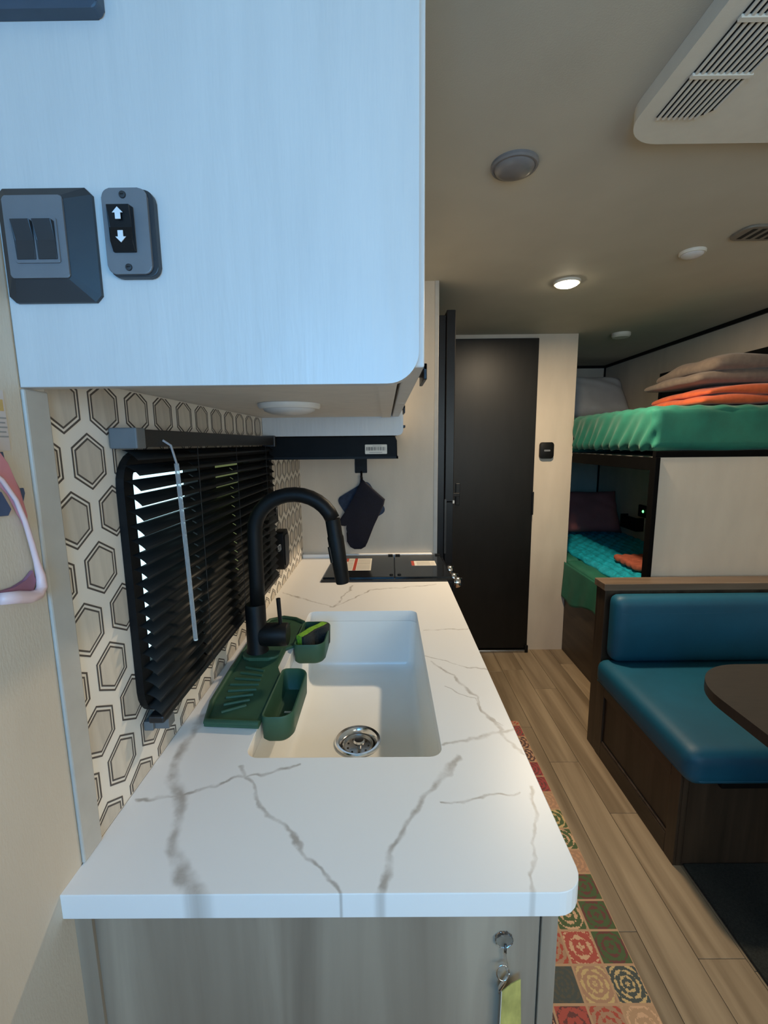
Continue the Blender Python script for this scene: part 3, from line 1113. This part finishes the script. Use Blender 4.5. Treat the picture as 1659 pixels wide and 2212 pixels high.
hd = thing('range_hood', 'slim black range hood under the overhead cabinet', 'hood', (-.16, 1.66, 1.37))
mk('body', prism([(-.362, 1.374), (.037, 1.374), (.036, 1.428), (.030, 1.442), (-.362, 1.442)], 'Y', 1.390, 1.950, .002), mat('hood_black', (.006, .0055, .005), .5, var=.2, spec=.12), hd)
mk('bottom_lip', boxes([(-.362, .0385, 1.387, 1.392, 1.3725, 1.380), (.034, .0395, 1.387, 1.950, 1.3725, 1.380)]), black_matte, hd)
lb = mk('barcode_label', prism(rrect(-.063, .005, 1.3875, 1.4165, .002, 3), 'Y', 1.3886, 1.3898), label_m, hd)
lb['label'] = 'white barcode sticker'
rb = random.Random(11)
x = -.059
while x < .0:
    wdt = rb.choice([.0008, .0012, .0018, .0024])
    mk('barcode_bar', box(x, x+wdt, 1.3882, 1.3886, 1.398, 1.409), ink_m, lb)
    x += wdt+rb.choice([.0008, .0012, .002])
mk('text_line', box(-.050, -.010, 1.3882, 1.3886, 1.3915, 1.3935), greyink_m, lb)
mk('text_line', box(-.040, -.012, 1.3882, 1.3886, 1.4115, 1.413), greyink_m, lb)


def dome_light(label, c, r, lens, body, group=None, up=True):
    t = thing('dome_light', label, 'light', c, group)
    x, y, z = c
    mk('base_ring', lathe([(0, 0), (r, 0), (r, -.006), (r*.95, -.010), (r*.86, -.010), (r*.86, -.004), (0, -.004)], (x, y, z), n=36), body, t, smooth=30)
    mk('lens', lathe([(r*.86, -.008), (r*.8, -.014), (r*.6, -.019), (r*.3, -.022), (0, -.023)], (x, y, z), n=36), lens, t, smooth='full')
    return t


dome_light('shallow round dome light under the overhead cabinet, switched off', (-.192, .915, 1.4995), .062, lens_m, cabin_m)
dome_light('round ceiling light nearest the sink, switched off', (.317, 1.185, CZ), .056, mat('smoked_lens', srgb(120, 117, 116), .3), MATS['smoked_lens'])
dome_light('glowing round ceiling light in front of the black door', (.766, 1.985, CZ), .054, lit_m, ac_m)
dome_light('small round ceiling light over the dinette, switched off', (1.095, 1.70, CZ), .042, lens_m, ac_m)
# the lit fixture's own light
lp = D.lights.new('ceiling_lamp_bulb', 'AREA')
lp.shape = 'DISK'
lp.size = .09
lp.energy = 21.0
lp.color = (1.0, .80, .55)
lo_ = D.objects.new('ceiling_lamp_bulb', lp)
COL.objects.link(lo_)
lo_.location = (.766, 1.950, CZ-.030)

# ------------------------------------------------------------------ switches on the cabinet end
sy = .4697


def oct_plate(x0, x1, z0, z1, c):
    return [(x0+c, z0), (x1-c, z0), (x1, z0+c), (x1, z1-c), (x1-c, z1), (x0+c, z1), (x0, z1-c), (x0, z0+c)]


s1 = thing('rocker_switch', 'large dark square plate with two rocker switches', 'switch', (-.32, sy, 1.61))
bm = bmesh.new()
lo1 = oct_plate(-.370, -.279, 1.561, 1.664, .006)
lo2 = oct_plate(-.360, -.302, 1.5805, 1.6545, .003)
va = [bm.verts.new((p[0], sy-.0002, p[1])) for p in lo1]
vb = [bm.verts.new((p[0], sy-.004, p[1])) for p in lo1]
vc = [bm.verts.new((p[0], sy-.0105, p[1])) for p in lo2]
for a, b in ((va, vb), (vb, vc)):
    for i in range(8):
        bm.faces.new((a[i], a[(i+1) % 8], b[(i+1) % 8], b[i]))
bm.faces.new(va)
bm.faces.new(vc)
mk('bezel', bm, dark_plastic, s1)
mk('face_plate', prism(rrect(-.3595, -.3025, 1.581, 1.654, .003), 'Y', sy-.0125, sy-.0105, .0008), grey_plastic, s1)
mk('switch_frame', prism(rrect(-.352, -.309, 1.594, 1.634, .002), 'Y', sy-.0140, sy-.0125, .0006), grey_plastic, s1)
for x0 in (-.350, -.3295):
    mk('rocker', prism([(sy-.0125, 1.597), (sy-.0150, 1.597), (sy-.0142, 1.614), (sy-.0185, 1.631), (sy-.0125, 1.631)], 'X', x0, x0+.0185, .0008), dark_plastic, s1)

s2 = thing('arrow_switch', 'small grey plate with up and down arrow rocker and two screws', 'switch', (-.243, sy, 1.62))
mk('back_plate', prism(rrect(-.2665, -.2185, 1.5825, 1.6605, .010), 'Y', sy-.007, sy-.0002, .001), dark_plastic, s2)
mk('face_plate', prism(rrect(-.2665, -.2235, 1.5845, 1.6605, .008), 'Y', sy-.010, sy-.007, .001), grey_plastic, s2)
mk('recess', box(-.2605, -.2315, 1.599, 1.6475, sy-.0106, sy-.010), dark_plastic, s2)
rk = mk('rocker', prism([(sy-.0105, 1.6035), (sy-.0125, 1.6035), (sy-.0165, 1.612), (sy-.0150, 1.624), (sy-.0182, 1.6425), (sy-.0105, 1.6435)], 'X', -.2585, -.2365, .0008), black_sat, s2)


def arrow(cz, s, zoff):
    pts = [(-.2475, cz+s*.0065), (-.2425, cz+s*.0015), (-.2450, cz+s*.0015), (-.2450, cz-s*.004), (-.2500, cz-s*.004), (-.2500, cz+s*.0015), (-.2525, cz+s*.0015)]
    mk('arrow_mark', prism(pts, 'Y', sy-zoff-.0006, sy-zoff, 0), arrow_m, rk)


arrow(1.6335, 1, .0185)
arrow(1.6165, -1, .0166)
for z in (1.6545, 1.5905):
    sc = mk('screw', lathe([(0, 0), (.0034, 0), (.0030, -.0012), (0, -.0016)], (-.246, sy-.010, z), 'Y', 14), dark_plastic, s2)
    mk('slot', box(-.2475, -.2445, sy-.0119, sy-.0114, z-.0004, z+.0004), dark_hole, sc)

s3 = thing('control_panel', 'dark panel with rounded corner at the top of the white cabinet', 'panel', (-.31, sy, 1.85))
mk('housing', prism(rrect(-.372, -.252, 1.805, 1.90, .006), 'Y', sy-.012, sy-.0002, .002), mat('slate_plastic', (.05, .075, .11), .45), s3)
mk('screen', prism(rrect(-.362, -.262, 1.828, 1.89, .003), 'Y', sy-.0128, sy-.0121, .0003), dark_plastic, s3)

# ------------------------------------------------------------------ pink strap and card on the near wall
wxp = WX+.0018
cd = thing('paper_card', 'pale printed card with an amber square on the left wall', 'card', (wxp, .42, 1.44))
mk('sheet', box(wxp, wxp+.0006, .36, .4475, 1.4165, 1.475), card_m, cd)
mk('amber_square', box(wxp+.0006, wxp+.0009, .425, .4455, 1.455, 1.466), amber_m, cd)
for i in range(5):
    mk('text_line', box(wxp+.0006, wxp+.0009, .37, .447-.002*(i % 2), 1.4475-.0045*i, 1.449-.0045*i), greyink_m, cd)
pk = thing('pink_strap', 'pink plastic loop strap hanging on the left wall', 'strap', (wxp, .44, 1.27))
xs = wxp+.006
mk('band', prism([(.400, 1.452), (.420, 1.430), (.436, 1.404), (.447, 1.378), (.452, 1.350), (.449, 1.336), (.444, 1.352), (.436, 1.372), (.424, 1.392), (.400, 1.415)], 'X', wxp+.001, xs, .002), pink_m, pk, smooth=40)
pts = [(.395, 1.413), (.425, 1.389), (.438, 1.368), (.4455, 1.345), (.4500, 1.322), (.4535, 1.300), (.456, 1.284), (.4555, 1.272), (.449, 1.266), (.438, 1.267), (.424, 1.272), (.405, 1.277)]
mk('rim', tube([(xs+.001, p[0], p[1]) for p in pts], [.0022, .0022, .0022, .0024, .0028, .003, .0046, .0055, .0060, .0066, .0066, .006], 10), rose_m, pk, smooth='full')
mk('pad', prism([(.400, 1.284), (.425, 1.281), (.440, 1.284), (.450, 1.292), (.4525, 1.280), (.447, 1.270), (.430, 1.2695), (.400, 1.276)], 'X', wxp+.0008, xs-.001, .001), mat('mauve_plastic', srgb(150, 100, 118), .5), pk)
mk('clip', prism([(.441, 1.3785), (.4535, 1.3785), (.4545, 1.373), (.450, 1.362), (.4455, 1.367)], 'X', wxp+.0006, xs-.002, .001), navyclip_m, pk)
mk('clip', prism([(.410, 1.386), (.428, 1.377), (.4365, 1.359), (.432, 1.353), (.410, 1.355)], 'X', wxp+.0006, xs-.003, .001), navyclip_m, pk)
mk('clip', prism([(.400, 1.416), (.436, 1.4155), (.437, 1.405), (.428, 1.400), (.400, 1.405)], 'X', wxp+.0006, xs-.003, .001), navyclip_m, pk)

# ------------------------------------------------------------------ outlets on the hexagon wall
ot = thing('wall_outlet', 'black boxy outlet on the hexagon wall behind the faucet', 'outlet', (WX+.001, 1.50, 1.06))
mk('cover', prism(rrect(1.462, 1.538, .997, 1.128, .010), 'X', WX+.0008, WX+.030, .003), black_matte, ot, smooth=40)
mk('flap', prism(rrect(1.472, 1.528, 1.01, 1.115, .006), 'X', WX+.030, WX+.034, .001), black_sat, ot)
o2 = thing('light_switch', 'narrow black switch plate above the boxy outlet', 'switch', (WX+.001, 1.475, 1.2))
mk('plate', prism(rrect(1.444, 1.508, 1.158, 1.250, .004), 'X', WX+.0008, WX+.006, .001), black_matte, o2)
mk('toggle', box(WX+.006, WX+.010, 1.466, 1.486, 1.185, 1.222, .001), black_sat, o2)
mk('indicator', box(WX+.010, WX+.0105, 1.473, 1.477, 1.205, 1.209), arrow_m, o2)

# ------------------------------------------------------------------ hook, mitt and pot holder on the partition
ph = thing('wall_hook', 'black square adhesive hook on the partition under the hood', 'hook', (-.107, PY, 1.32))
mk('hook_plate', prism(rrect(-.134, -.081, 1.292, 1.357, .003), 'Y', PY-.006, PY-.0003, .001), black_matte, ph)
mk('hook_peg', tube([(-.106, PY-.005, 1.300), (-.106, PY-.008, 1.278), (-.106, PY-.020, 1.268), (-.106, PY-.030, 1.274), (-.106, PY-.031, 1.282)], .0045, 8), black_matte, ph, smooth='full')
pt = thing('pot_holder', 'slate blue quilted pot holder hanging behind the oven mitt', 'pot holder', (-.105, PY-.009, 1.05))
cpx, cpz = -.108, 1.150
pts = [(cpx+p[0]*math.cos(math.radians(31))-p[1]*math.sin(math.radians(31)), cpz+p[0]*math.sin(math.radians(31))+p[1]*math.cos(math.radians(31))) for p in rrect(-.081, .081, -.081, .081, .022)]
mk('pad', prism(pts, 'Y', PY-.0095, PY-.0025, .003), slate_m, pt, smooth=40)
mk('hanging_loop', tube([(-.112, PY-.006, 1.252), (-.108, PY-.012, 1.275), (-.102, PY-.012, 1.275), (-.101, PY-.006, 1.252)], .002, 6), slate_m, pt)
om = thing('oven_mitt', 'dark navy oven mitt with thumb hanging from the black hook', 'oven mitt', (-.11, PY-.025, .955))
mo = [(-.103, 1.267), (-.004, 1.177), (-.010, 1.152), (-.057, 1.053), (-.084, .985), (-.093, .966), (-.112, .955), (-.142, .955), (-.160, .965), (-.175, .99), (-.176, 1.028), (-.159, 1.072), (-.170, 1.064), (-.181, 1.060), (-.196, 1.061), (-.205, 1.068), (-.209, 1.082), (-.186, 1.116), (-.148, 1.16), (-.128, 1.215), (-.122, 1.233)]
mk('mitt_body', prism(mo, 'Y', PY-.034, PY-.011, .008, 3), navy_m, om, smooth=60)
mk('hanging_loop', tube([(-.106, PY-.022, 1.258), (-.108, PY-.025, 1.280), (-.104, PY-.026, 1.280), (-.100, PY-.022, 1.258)], .0022, 6), navy_m, om)

# ------------------------------------------------------------------ refrigerator
fg = thing('refrigerator', 'tall black refrigerator behind the partition', 'refrigerator', (0, 2.25, 0))
mk('body', box(WX+.005, .262, 1.980, 2.58, .05, 1.952, .003), black_sat, fg)
mk('upper_door', prism([(1.979, 1.16), (2.585, 1.16), (2.585, 1.972), (1.979, 1.972)], 'X', .264, .3035, .003), black_sat, fg)
mk('lower_door', prism([(1.979, .06), (2.585, .06), (2.585, 1.155), (1.979, 1.155)], 'X', .264, .3035, .003), black_sat, fg)
mk('side_trim', box(.262, .272, 1.974, 1.979, .92, 1.17, .001), mat('fridge_handle_grey', (.03, .03, .03), .3), fg)
mk('latch', boxes([(.298, .307, 1.972, 1.979, 1.150, 1.165)], .001), chrome_m, fg)
mk('base_plinth', box(WX+.005, .25, 1.985, 2.575, 0, .05), black_matte, fg)

# ------------------------------------------------------------------ thermostat on narrow wall
tm = thing('thermostat', 'small black wall control on the narrow cream wall', 'thermostat', (1.034, 2.89, 1.36))
mk('housing', prism(rrect(.990, 1.077, 1.312, 1.416, .016), 'Y', 2.870, 2.8945, .004), black_matte, tm, smooth=40)
mk('button', prism(rrect(1.014, 1.053, 1.358, 1.369, .003), 'Y', 2.867, 2.870, .0005), grey_plastic, tm)

# ------------------------------------------------------------------ bunk beds
bk = thing('bunk_bed', 'built-in bunk bed frame with black rails and white end panel', 'bunk bed', (1.58, 3.05, 0))
mk('upper_deck', box(1.208, RX-.001, 2.018, FY-.001, 1.325, 1.345), cabin_m, bk)
mk('side_rail', box(1.2055, 1.225, 2.030, 2.8930, 1.285, 1.345, .002), bunk_black, bk)
mk('end_rail', box(1.200, RX-.001, 1.993, 2.017, 1.345, 1.372, .002), bunk_black, bk)
mk('post', box(1.200, 1.221, 1.987, 2.030, .62, 1.345, .002), bunk_black, bk)
mk('end_panel', box(1.222, RX-.001, 1.995, 2.012, .0, 1.345, .001), wall_white, bk)
mk('bed_base', box(1.2055, RX-.001, 2.031, 2.893, 0, .50, .002), walnut_y, bk)
mk('bed_base', box(1.2065, RX-.001, 2.895, FY-.001, 0, .50, .002), walnut_y, bk)


def wrk(p, n):
    x, y, z = p
    d = 0.
    if n.z > .5:
        s = .5*(math.sin((x+y)*2*math.pi/.11)+math.sin((x-y)*2*math.pi/.11))
        d += .004*s
    else:
        if n.x < -.3:
            zz = (1.57-z)/.22
            k = (y+.75*(z-1.57))/.085
            d += (.012*min(1, max(0, zz)*1.3)**1.3)*(math.sin(2*math.pi*k+1.2*math.sin(7*y)))+.004*math.sin(31*y+12*z)
        if n.y < -.3:
            d += .005*math.sin(26*x+3*math.sin(9*z))*max(0, (z-1.44)/.13)+.006*math.sin(9*x+14*z)
    return d


um = thing('upper_mattress', 'green quilt covered mattress on the upper bunk', 'mattress', (1.56, 3.0, 1.35))
mk('quilt_cover', soft_box(1.192, RX-.006, 2.012, 2.892, 1.3735, 1.573, .035, 60, 90, 26, wrk), quilt_g, um, smooth='full')
mk('quilt_cover', soft_box(1.211, RX-.006, 2.9055, FY-.014, 1.349, 1.573, .035, 30, 40, 8, None), quilt_g, um, smooth='full')


def wrk2(p, n):
    x, y, z = p
    if n.z > .4:
        return .006*math.sin(2*math.pi*x/.062+.8*math.sin(14*y))+.003*math.sin(60*y+30*x)
    return .004*math.sin(30*y)


lm = thing('lower_mattress', 'lower bunk mattress in teal quilt and green sheet', 'mattress', (1.6, 3.0, .5))
mk('sheet', soft_box(1.198, RX-.004, 2.034, 2.892, .503, .640, .03, 30, 40, 8, lambda p, n: .004*math.sin(22*p.y+9*p.z)), sheet_g, lm, smooth='full')
mk('sheet', soft_box(1.211, RX-.004, 2.906, FY-.014, .503, .640, .03, 30, 40, 8, None), sheet_g, lm, smooth='full')
# teal quilt lying over the sheet, set back from the aisle edge
mk('quilt', soft_box(1.285, RX-.008, 2.05, 3.98, .630, .668, .017, 90, 150, 4, wrk2), quilt_c, lm, smooth='full')
# green sheet corner hanging down over the bed base
bm = bmesh.new()
ny, nz = 40, 18
g = {}
for i in range(ny+1):
    y = 2.40+.49*i/ny
    t = i/ny
    low = .385+.055*(1-t)**2+.02*math.sin(6.5*t)
    for j in range(nz+1):
        z = .625-(.625-low)*j/nz
        amp = .005*(j/nz)
        g[i, j] = bm.verts.new((1.191-.004*(j/nz)+amp*math.sin(2*math.pi*(y+.3*z)/.17), y, z))
for i in range(ny):
    for j in range(nz):
        bm.faces.new((g[i, j], g[i+1, j], g[i+1, j+1], g[i, j+1]))
o = mk('sheet_drape', bm, sheet_g, lm, smooth='full')
s = o.modifiers.new('thick', 'SOLIDIFY')
s.thickness = .003
s.offset = -1

tag(mk('pillow', pillow((1.665, 3.60, .850), .46, .36, .15, (math.radians(62), 0, math.radians(-4)), 2), pillow_r, smooth='full'), 'dusky red pillow on the lower bunk', 'pillow')
tag(mk('pillow', pillow((1.66, 3.72, 1.765), .62, .40, .17, (math.radians(58), 0, math.radians(4)), 5), pillow_w, smooth='full'), 'crumpled white pillow at the far end of the upper bunk', 'pillow')


def fold_blanket(name, label, x0, x1, y0, y1, z0, z1, layers, m, cat, seed, lean=0.):
    """Folded blanket: stacked layers joined by round folds at the near side, extruded along x."""
    rnd = random.Random(seed)
    t = thing(name, label, cat, ((x0+x1)/2, (y0+y1)/2, z0))
    h = (z1-z0)/layers
    for i in range(layers):
        a = z0+h*i
        dx = rnd.uniform(-.02, .025)
        dy = rnd.uniform(-.012, .012)
        ph1 = rnd.uniform(0, 6)

        def f(p, n, ph1=ph1, i=i):
            return .006*math.sin(13*p.x+ph1+5*p.y)+.004*math.sin(29*p.y+ph1)
        bm = soft_box(x0+dx+lean*i, x1, y0+dy, y1+dy, a+.001, a+h-.001, min(h*.49, .05)-.001, 40, 30, 6, f)
        for v in bm.verts:
            # sag towards the open end and the far edge
            u = max(0, (x0+.16-v.co.x)/.16)
            w_ = max(0, (v.co.y-(y1-.2))/.2)
            v.co.z = z0+(v.co.z-z0)*(1-.30*u*u-.25*w_)+.0
            v.co.z = max(v.co.z, z0+.0005*i)
        mk('layer', bm, m, t, smooth='full')
    return t


fold_blanket('orange_blanket', 'bright orange fleece blanket folded on the upper bunk', 1.435, RX-.03, 2.05, 2.50, 1.581, 1.668, 2, orange_m, 'blanket', 3, .01)
fold_blanket('brown_blanket', 'grey-brown fleece blanket piled on the orange one', 1.455, RX-.03, 2.10, 2.56, 1.684, 1.806, 2, brown_m, 'blanket', 8, .03)
oc2 = tag(mk('folded_cloth', soft_box(1.42, 1.70, 2.45, 2.72, .684, .718, .014, 30, 26, 4, lambda p, n: .004*math.sin(2*math.pi*(p.x+.8*p.y)/.05)), mat('rust_cloth', (.42, .10, .055), .85, var=.2, bump=.4), smooth='full'), 'rust orange cloth lying on the teal quilt', 'cloth')

# outlet and box in the lower bunk
bo = thing('usb_outlet', 'black outlet with green light in the lower bunk', 'outlet', (RX-.01, 3.34, .9))
mk('plate', prism(rrect(3.27, 3.40, .845, .935, .006), 'X', RX-.012, RX-.0005, .002), black_matte, bo)
mk('indicator', lathe([(0, 0), (.011, 0), (.009, -.003), (0, -.004)], (RX-.012, 3.335, .889), 'X', 14), led_m, bo)
bs = thing('wall_pocket', 'black wall pocket below the green-lit outlet', 'pocket', (RX-.03, 3.44, .73))
mk('tray', boxes([(RX-.055, RX-.0005, 3.33, 3.56, .735, .745), (RX-.06, RX-.054, 3.33, 3.56, .735, .838), (RX-.055, RX-.0005, 3.554, 3.56, .735, .838), (RX-.055, RX-.0005, 3.33, 3.336, .735, .838)], .001), black_matte, bs)

# bunk window with black shade
w2 = struct('window_2', boxes([(RX-.014, RX-.0005, 2.15, 3.26, 1.860, 1.885), (RX-.014, RX-.0005, 3.235, 3.26, 1.60, 1.86), (RX-.014, RX-.0005, 2.15, 2.175, 1.60, 1.86), (RX-.014, RX-.0005, 2.175, 3.235, 1.60, 1.622)]), black_matte, 'black framed window with drawn shade above the upper bunk')
mk('shade', box(RX-.008, RX-.0005, 2.175, 3.235, 1.622, 1.86), black_matte, w2)

# ------------------------------------------------------------------ dinette
db = thing('dinette_bench', 'dark walnut dinette bench with blue vinyl cushions', 'bench', (1.45, 1.6, 0))
mk('back_frame', boxes([(.958, RX-.001, 1.875, 1.955, 0, .772)], .002), walnut_m, db)
mk('back_cap', box(.950, RX-.001, 1.866, 1.962, .773, .805, .003), walnut_x, db)
mk('base_side', box(.966, .984, 1.305, 1.874, .0, .345), walnut_m, db)
mk('side_stile', box(.9565, .9658, 1.305, 1.355, .0, .345, .0015), walnut_m, db)
mk('side_stile', box(.9565, .9658, 1.824, 1.874, .0, .345, .0015), walnut_m, db)
mk('side_rail', box(.9565, .9658, 1.3555, 1.8235, .0, .075, .0015), walnut_y, db)
mk('side_rail', box(.9565, .9658, 1.3555, 1.8235, .30, .345, .0015), walnut_y, db)
mk('panel_bead', box(.9605, .9658, 1.3555, 1.8235, .0755, .084, .001), walnut_x, db)
mk('front_board', box(.985, RX-.001, 1.305, 1.323, 0, .345), walnut_m, db)
mk('seat_board', box(.985, RX-.001, 1.324, 1.874, .327, .345), walnut_m, db)
sc_ = mk('seat_cushion', soft_box(.928, RX-.004, 1.232, 1.868, .347, .468, .042, 40, 30, 8, lambda p, n: .006*max(0, n.z)*math.cos(2.2*(p.x-1.45))*math.cos(4*(p.y-1.55))), bluepl_m, db, smooth='full')
mk('piping', tube([(1.90, 1.2375, .372), (.965, 1.2375, .372), (.940, 1.262, .372), (.9335, 1.29, .372), (.9335, 1.84, .372)], .003, 6), bluepl_m, sc_, smooth='full')
bc = mk('back_cushion', soft_box(.968, RX-.004, 1.792, 1.8725, .472, .768, .034, 40, 6, 16, lambda p, n: .008*max(0, -n.y)*math.cos(9*(p.z-.62))), bluepl_m, db, smooth='full')
mk('seam', tube([(.99, 1.7865, .70), (1.93, 1.7865, .70)], .0012, 5), bluepl_m, bc)

tb = thing('dinette_table', 'black dinette table with rounded corners at the right edge', 'table', (1.35, .95, 0))
mk('table_top', prism(rrect(.907, 1.86, .62, 1.312, .19, 12), 'Z', .692, .722, .004), mat('table_laminate', (.022, .018, .016), .45, var=.2, scale=20, stretch=(1, 6, 1)), tb, smooth=40)
for xx in (1.12, 1.66):
    mk('pedestal_leg', lathe([(0, .016), (.035, .016), (.035, .66), (.05, .665), (.05, .691), (0, .691)], (xx, .96, 0), n=20), black_sat, tb, smooth=35)
    mk('floor_socket', lathe([(0, .0125), (.085, .0125), (.08, .020), (.04, .026), (0, .026)], (xx, .96, 0), n=24), black_sat, tb, smooth=35)
mk('storage_drawer_lip', box(1.075, 1.66, 1.285, 1.304, .305, .343, .003), black_matte, db)

tag(mk('table_shadow_slab', box(.990, RX-.01, .15, 1.302, .0006, .012, .003), table_shadow_m), 'dark slab for the painted shadow under the dinette table', 'shadow')  # thin dark slab stands in for the table's shadow on the floor
rug = tag(mk('runner_rug', prism(rrect(.238, .667, .02, 2.092, .01), 'Z', .0006, .0055, .001), rug_m), 'red and green patchwork print runner rug beside the counter', 'rug')

# ------------------------------------------------------------------ ceiling fittings
ac = thing('air_conditioner', 'white ceiling air conditioner panel with slotted vents', 'air conditioner', (.85, .6, CZ))
mk('shroud', prism(rrect(.505, 1.20, .05, 1.068, .085, 10), 'Z', CZ-.030, CZ-.0005, .010, 3), ac_m, ac, smooth=40)
mk('vent_recess', prism(rrect(.540, .644, .20, .986, (.0, .0, .035, .0)), 'Z', CZ-.0312, CZ-.0302), dark_hole, ac)
for i in range(10):
    x = .5415+.0105*i
    mk('vent_louver', box(x, x+.0052, .205, .988-(.012 if i > 7 else 0)-(.012 if i > 8 else 0), CZ-.0355, CZ-.0313, .001, 1), ac_m, ac)
for y in (.445, .555, .665, .775, .882):
    mk('vent_crossbar', box(.538, .644, y-.005, y+.005, CZ-.0365, CZ-.0313, .001, 1), ac_m, ac)
mk('return_grille', prism(rrect(.80, 1.12, .35, 1.035, .02), 'Z', CZ-.0312, CZ-.0302), dark_hole, ac)
for i in range(14):
    y = .37+.047*i
    mk('grille_bar', box(.802, 1.118, y, y+.02, CZ-.035, CZ-.0313, .001, 1), ac_m, ac)
cv = thing('ceiling_vent', 'dark grey low vent on the ceiling above the dinette', 'vent', (1.21, 1.55, CZ))
mk('plate', prism(rrect(1.135, 1.30, 1.50, 1.60, .03), 'Z', CZ-.008, CZ-.0005, .002), mat('vent_grey', srgb(120, 114, 104), .6), cv)
for i in range(4):
    mk('vent_slot', box(1.16+.03*i, 1.175+.03*i, 1.515, 1.585, CZ-.0088, CZ-.0081), dark_hole, cv)
sd = thing('smoke_detector', 'small white disc on the ceiling over the upper bunk', 'detector', (1.47, 2.90, CZ))
mk('housing', lathe([(0, -.0005), (.055, -.0005), (.055, -.016), (.046, -.026), (0, -.028)], (1.47, 2.90, CZ), n=28), ac_m, sd, smooth=35)
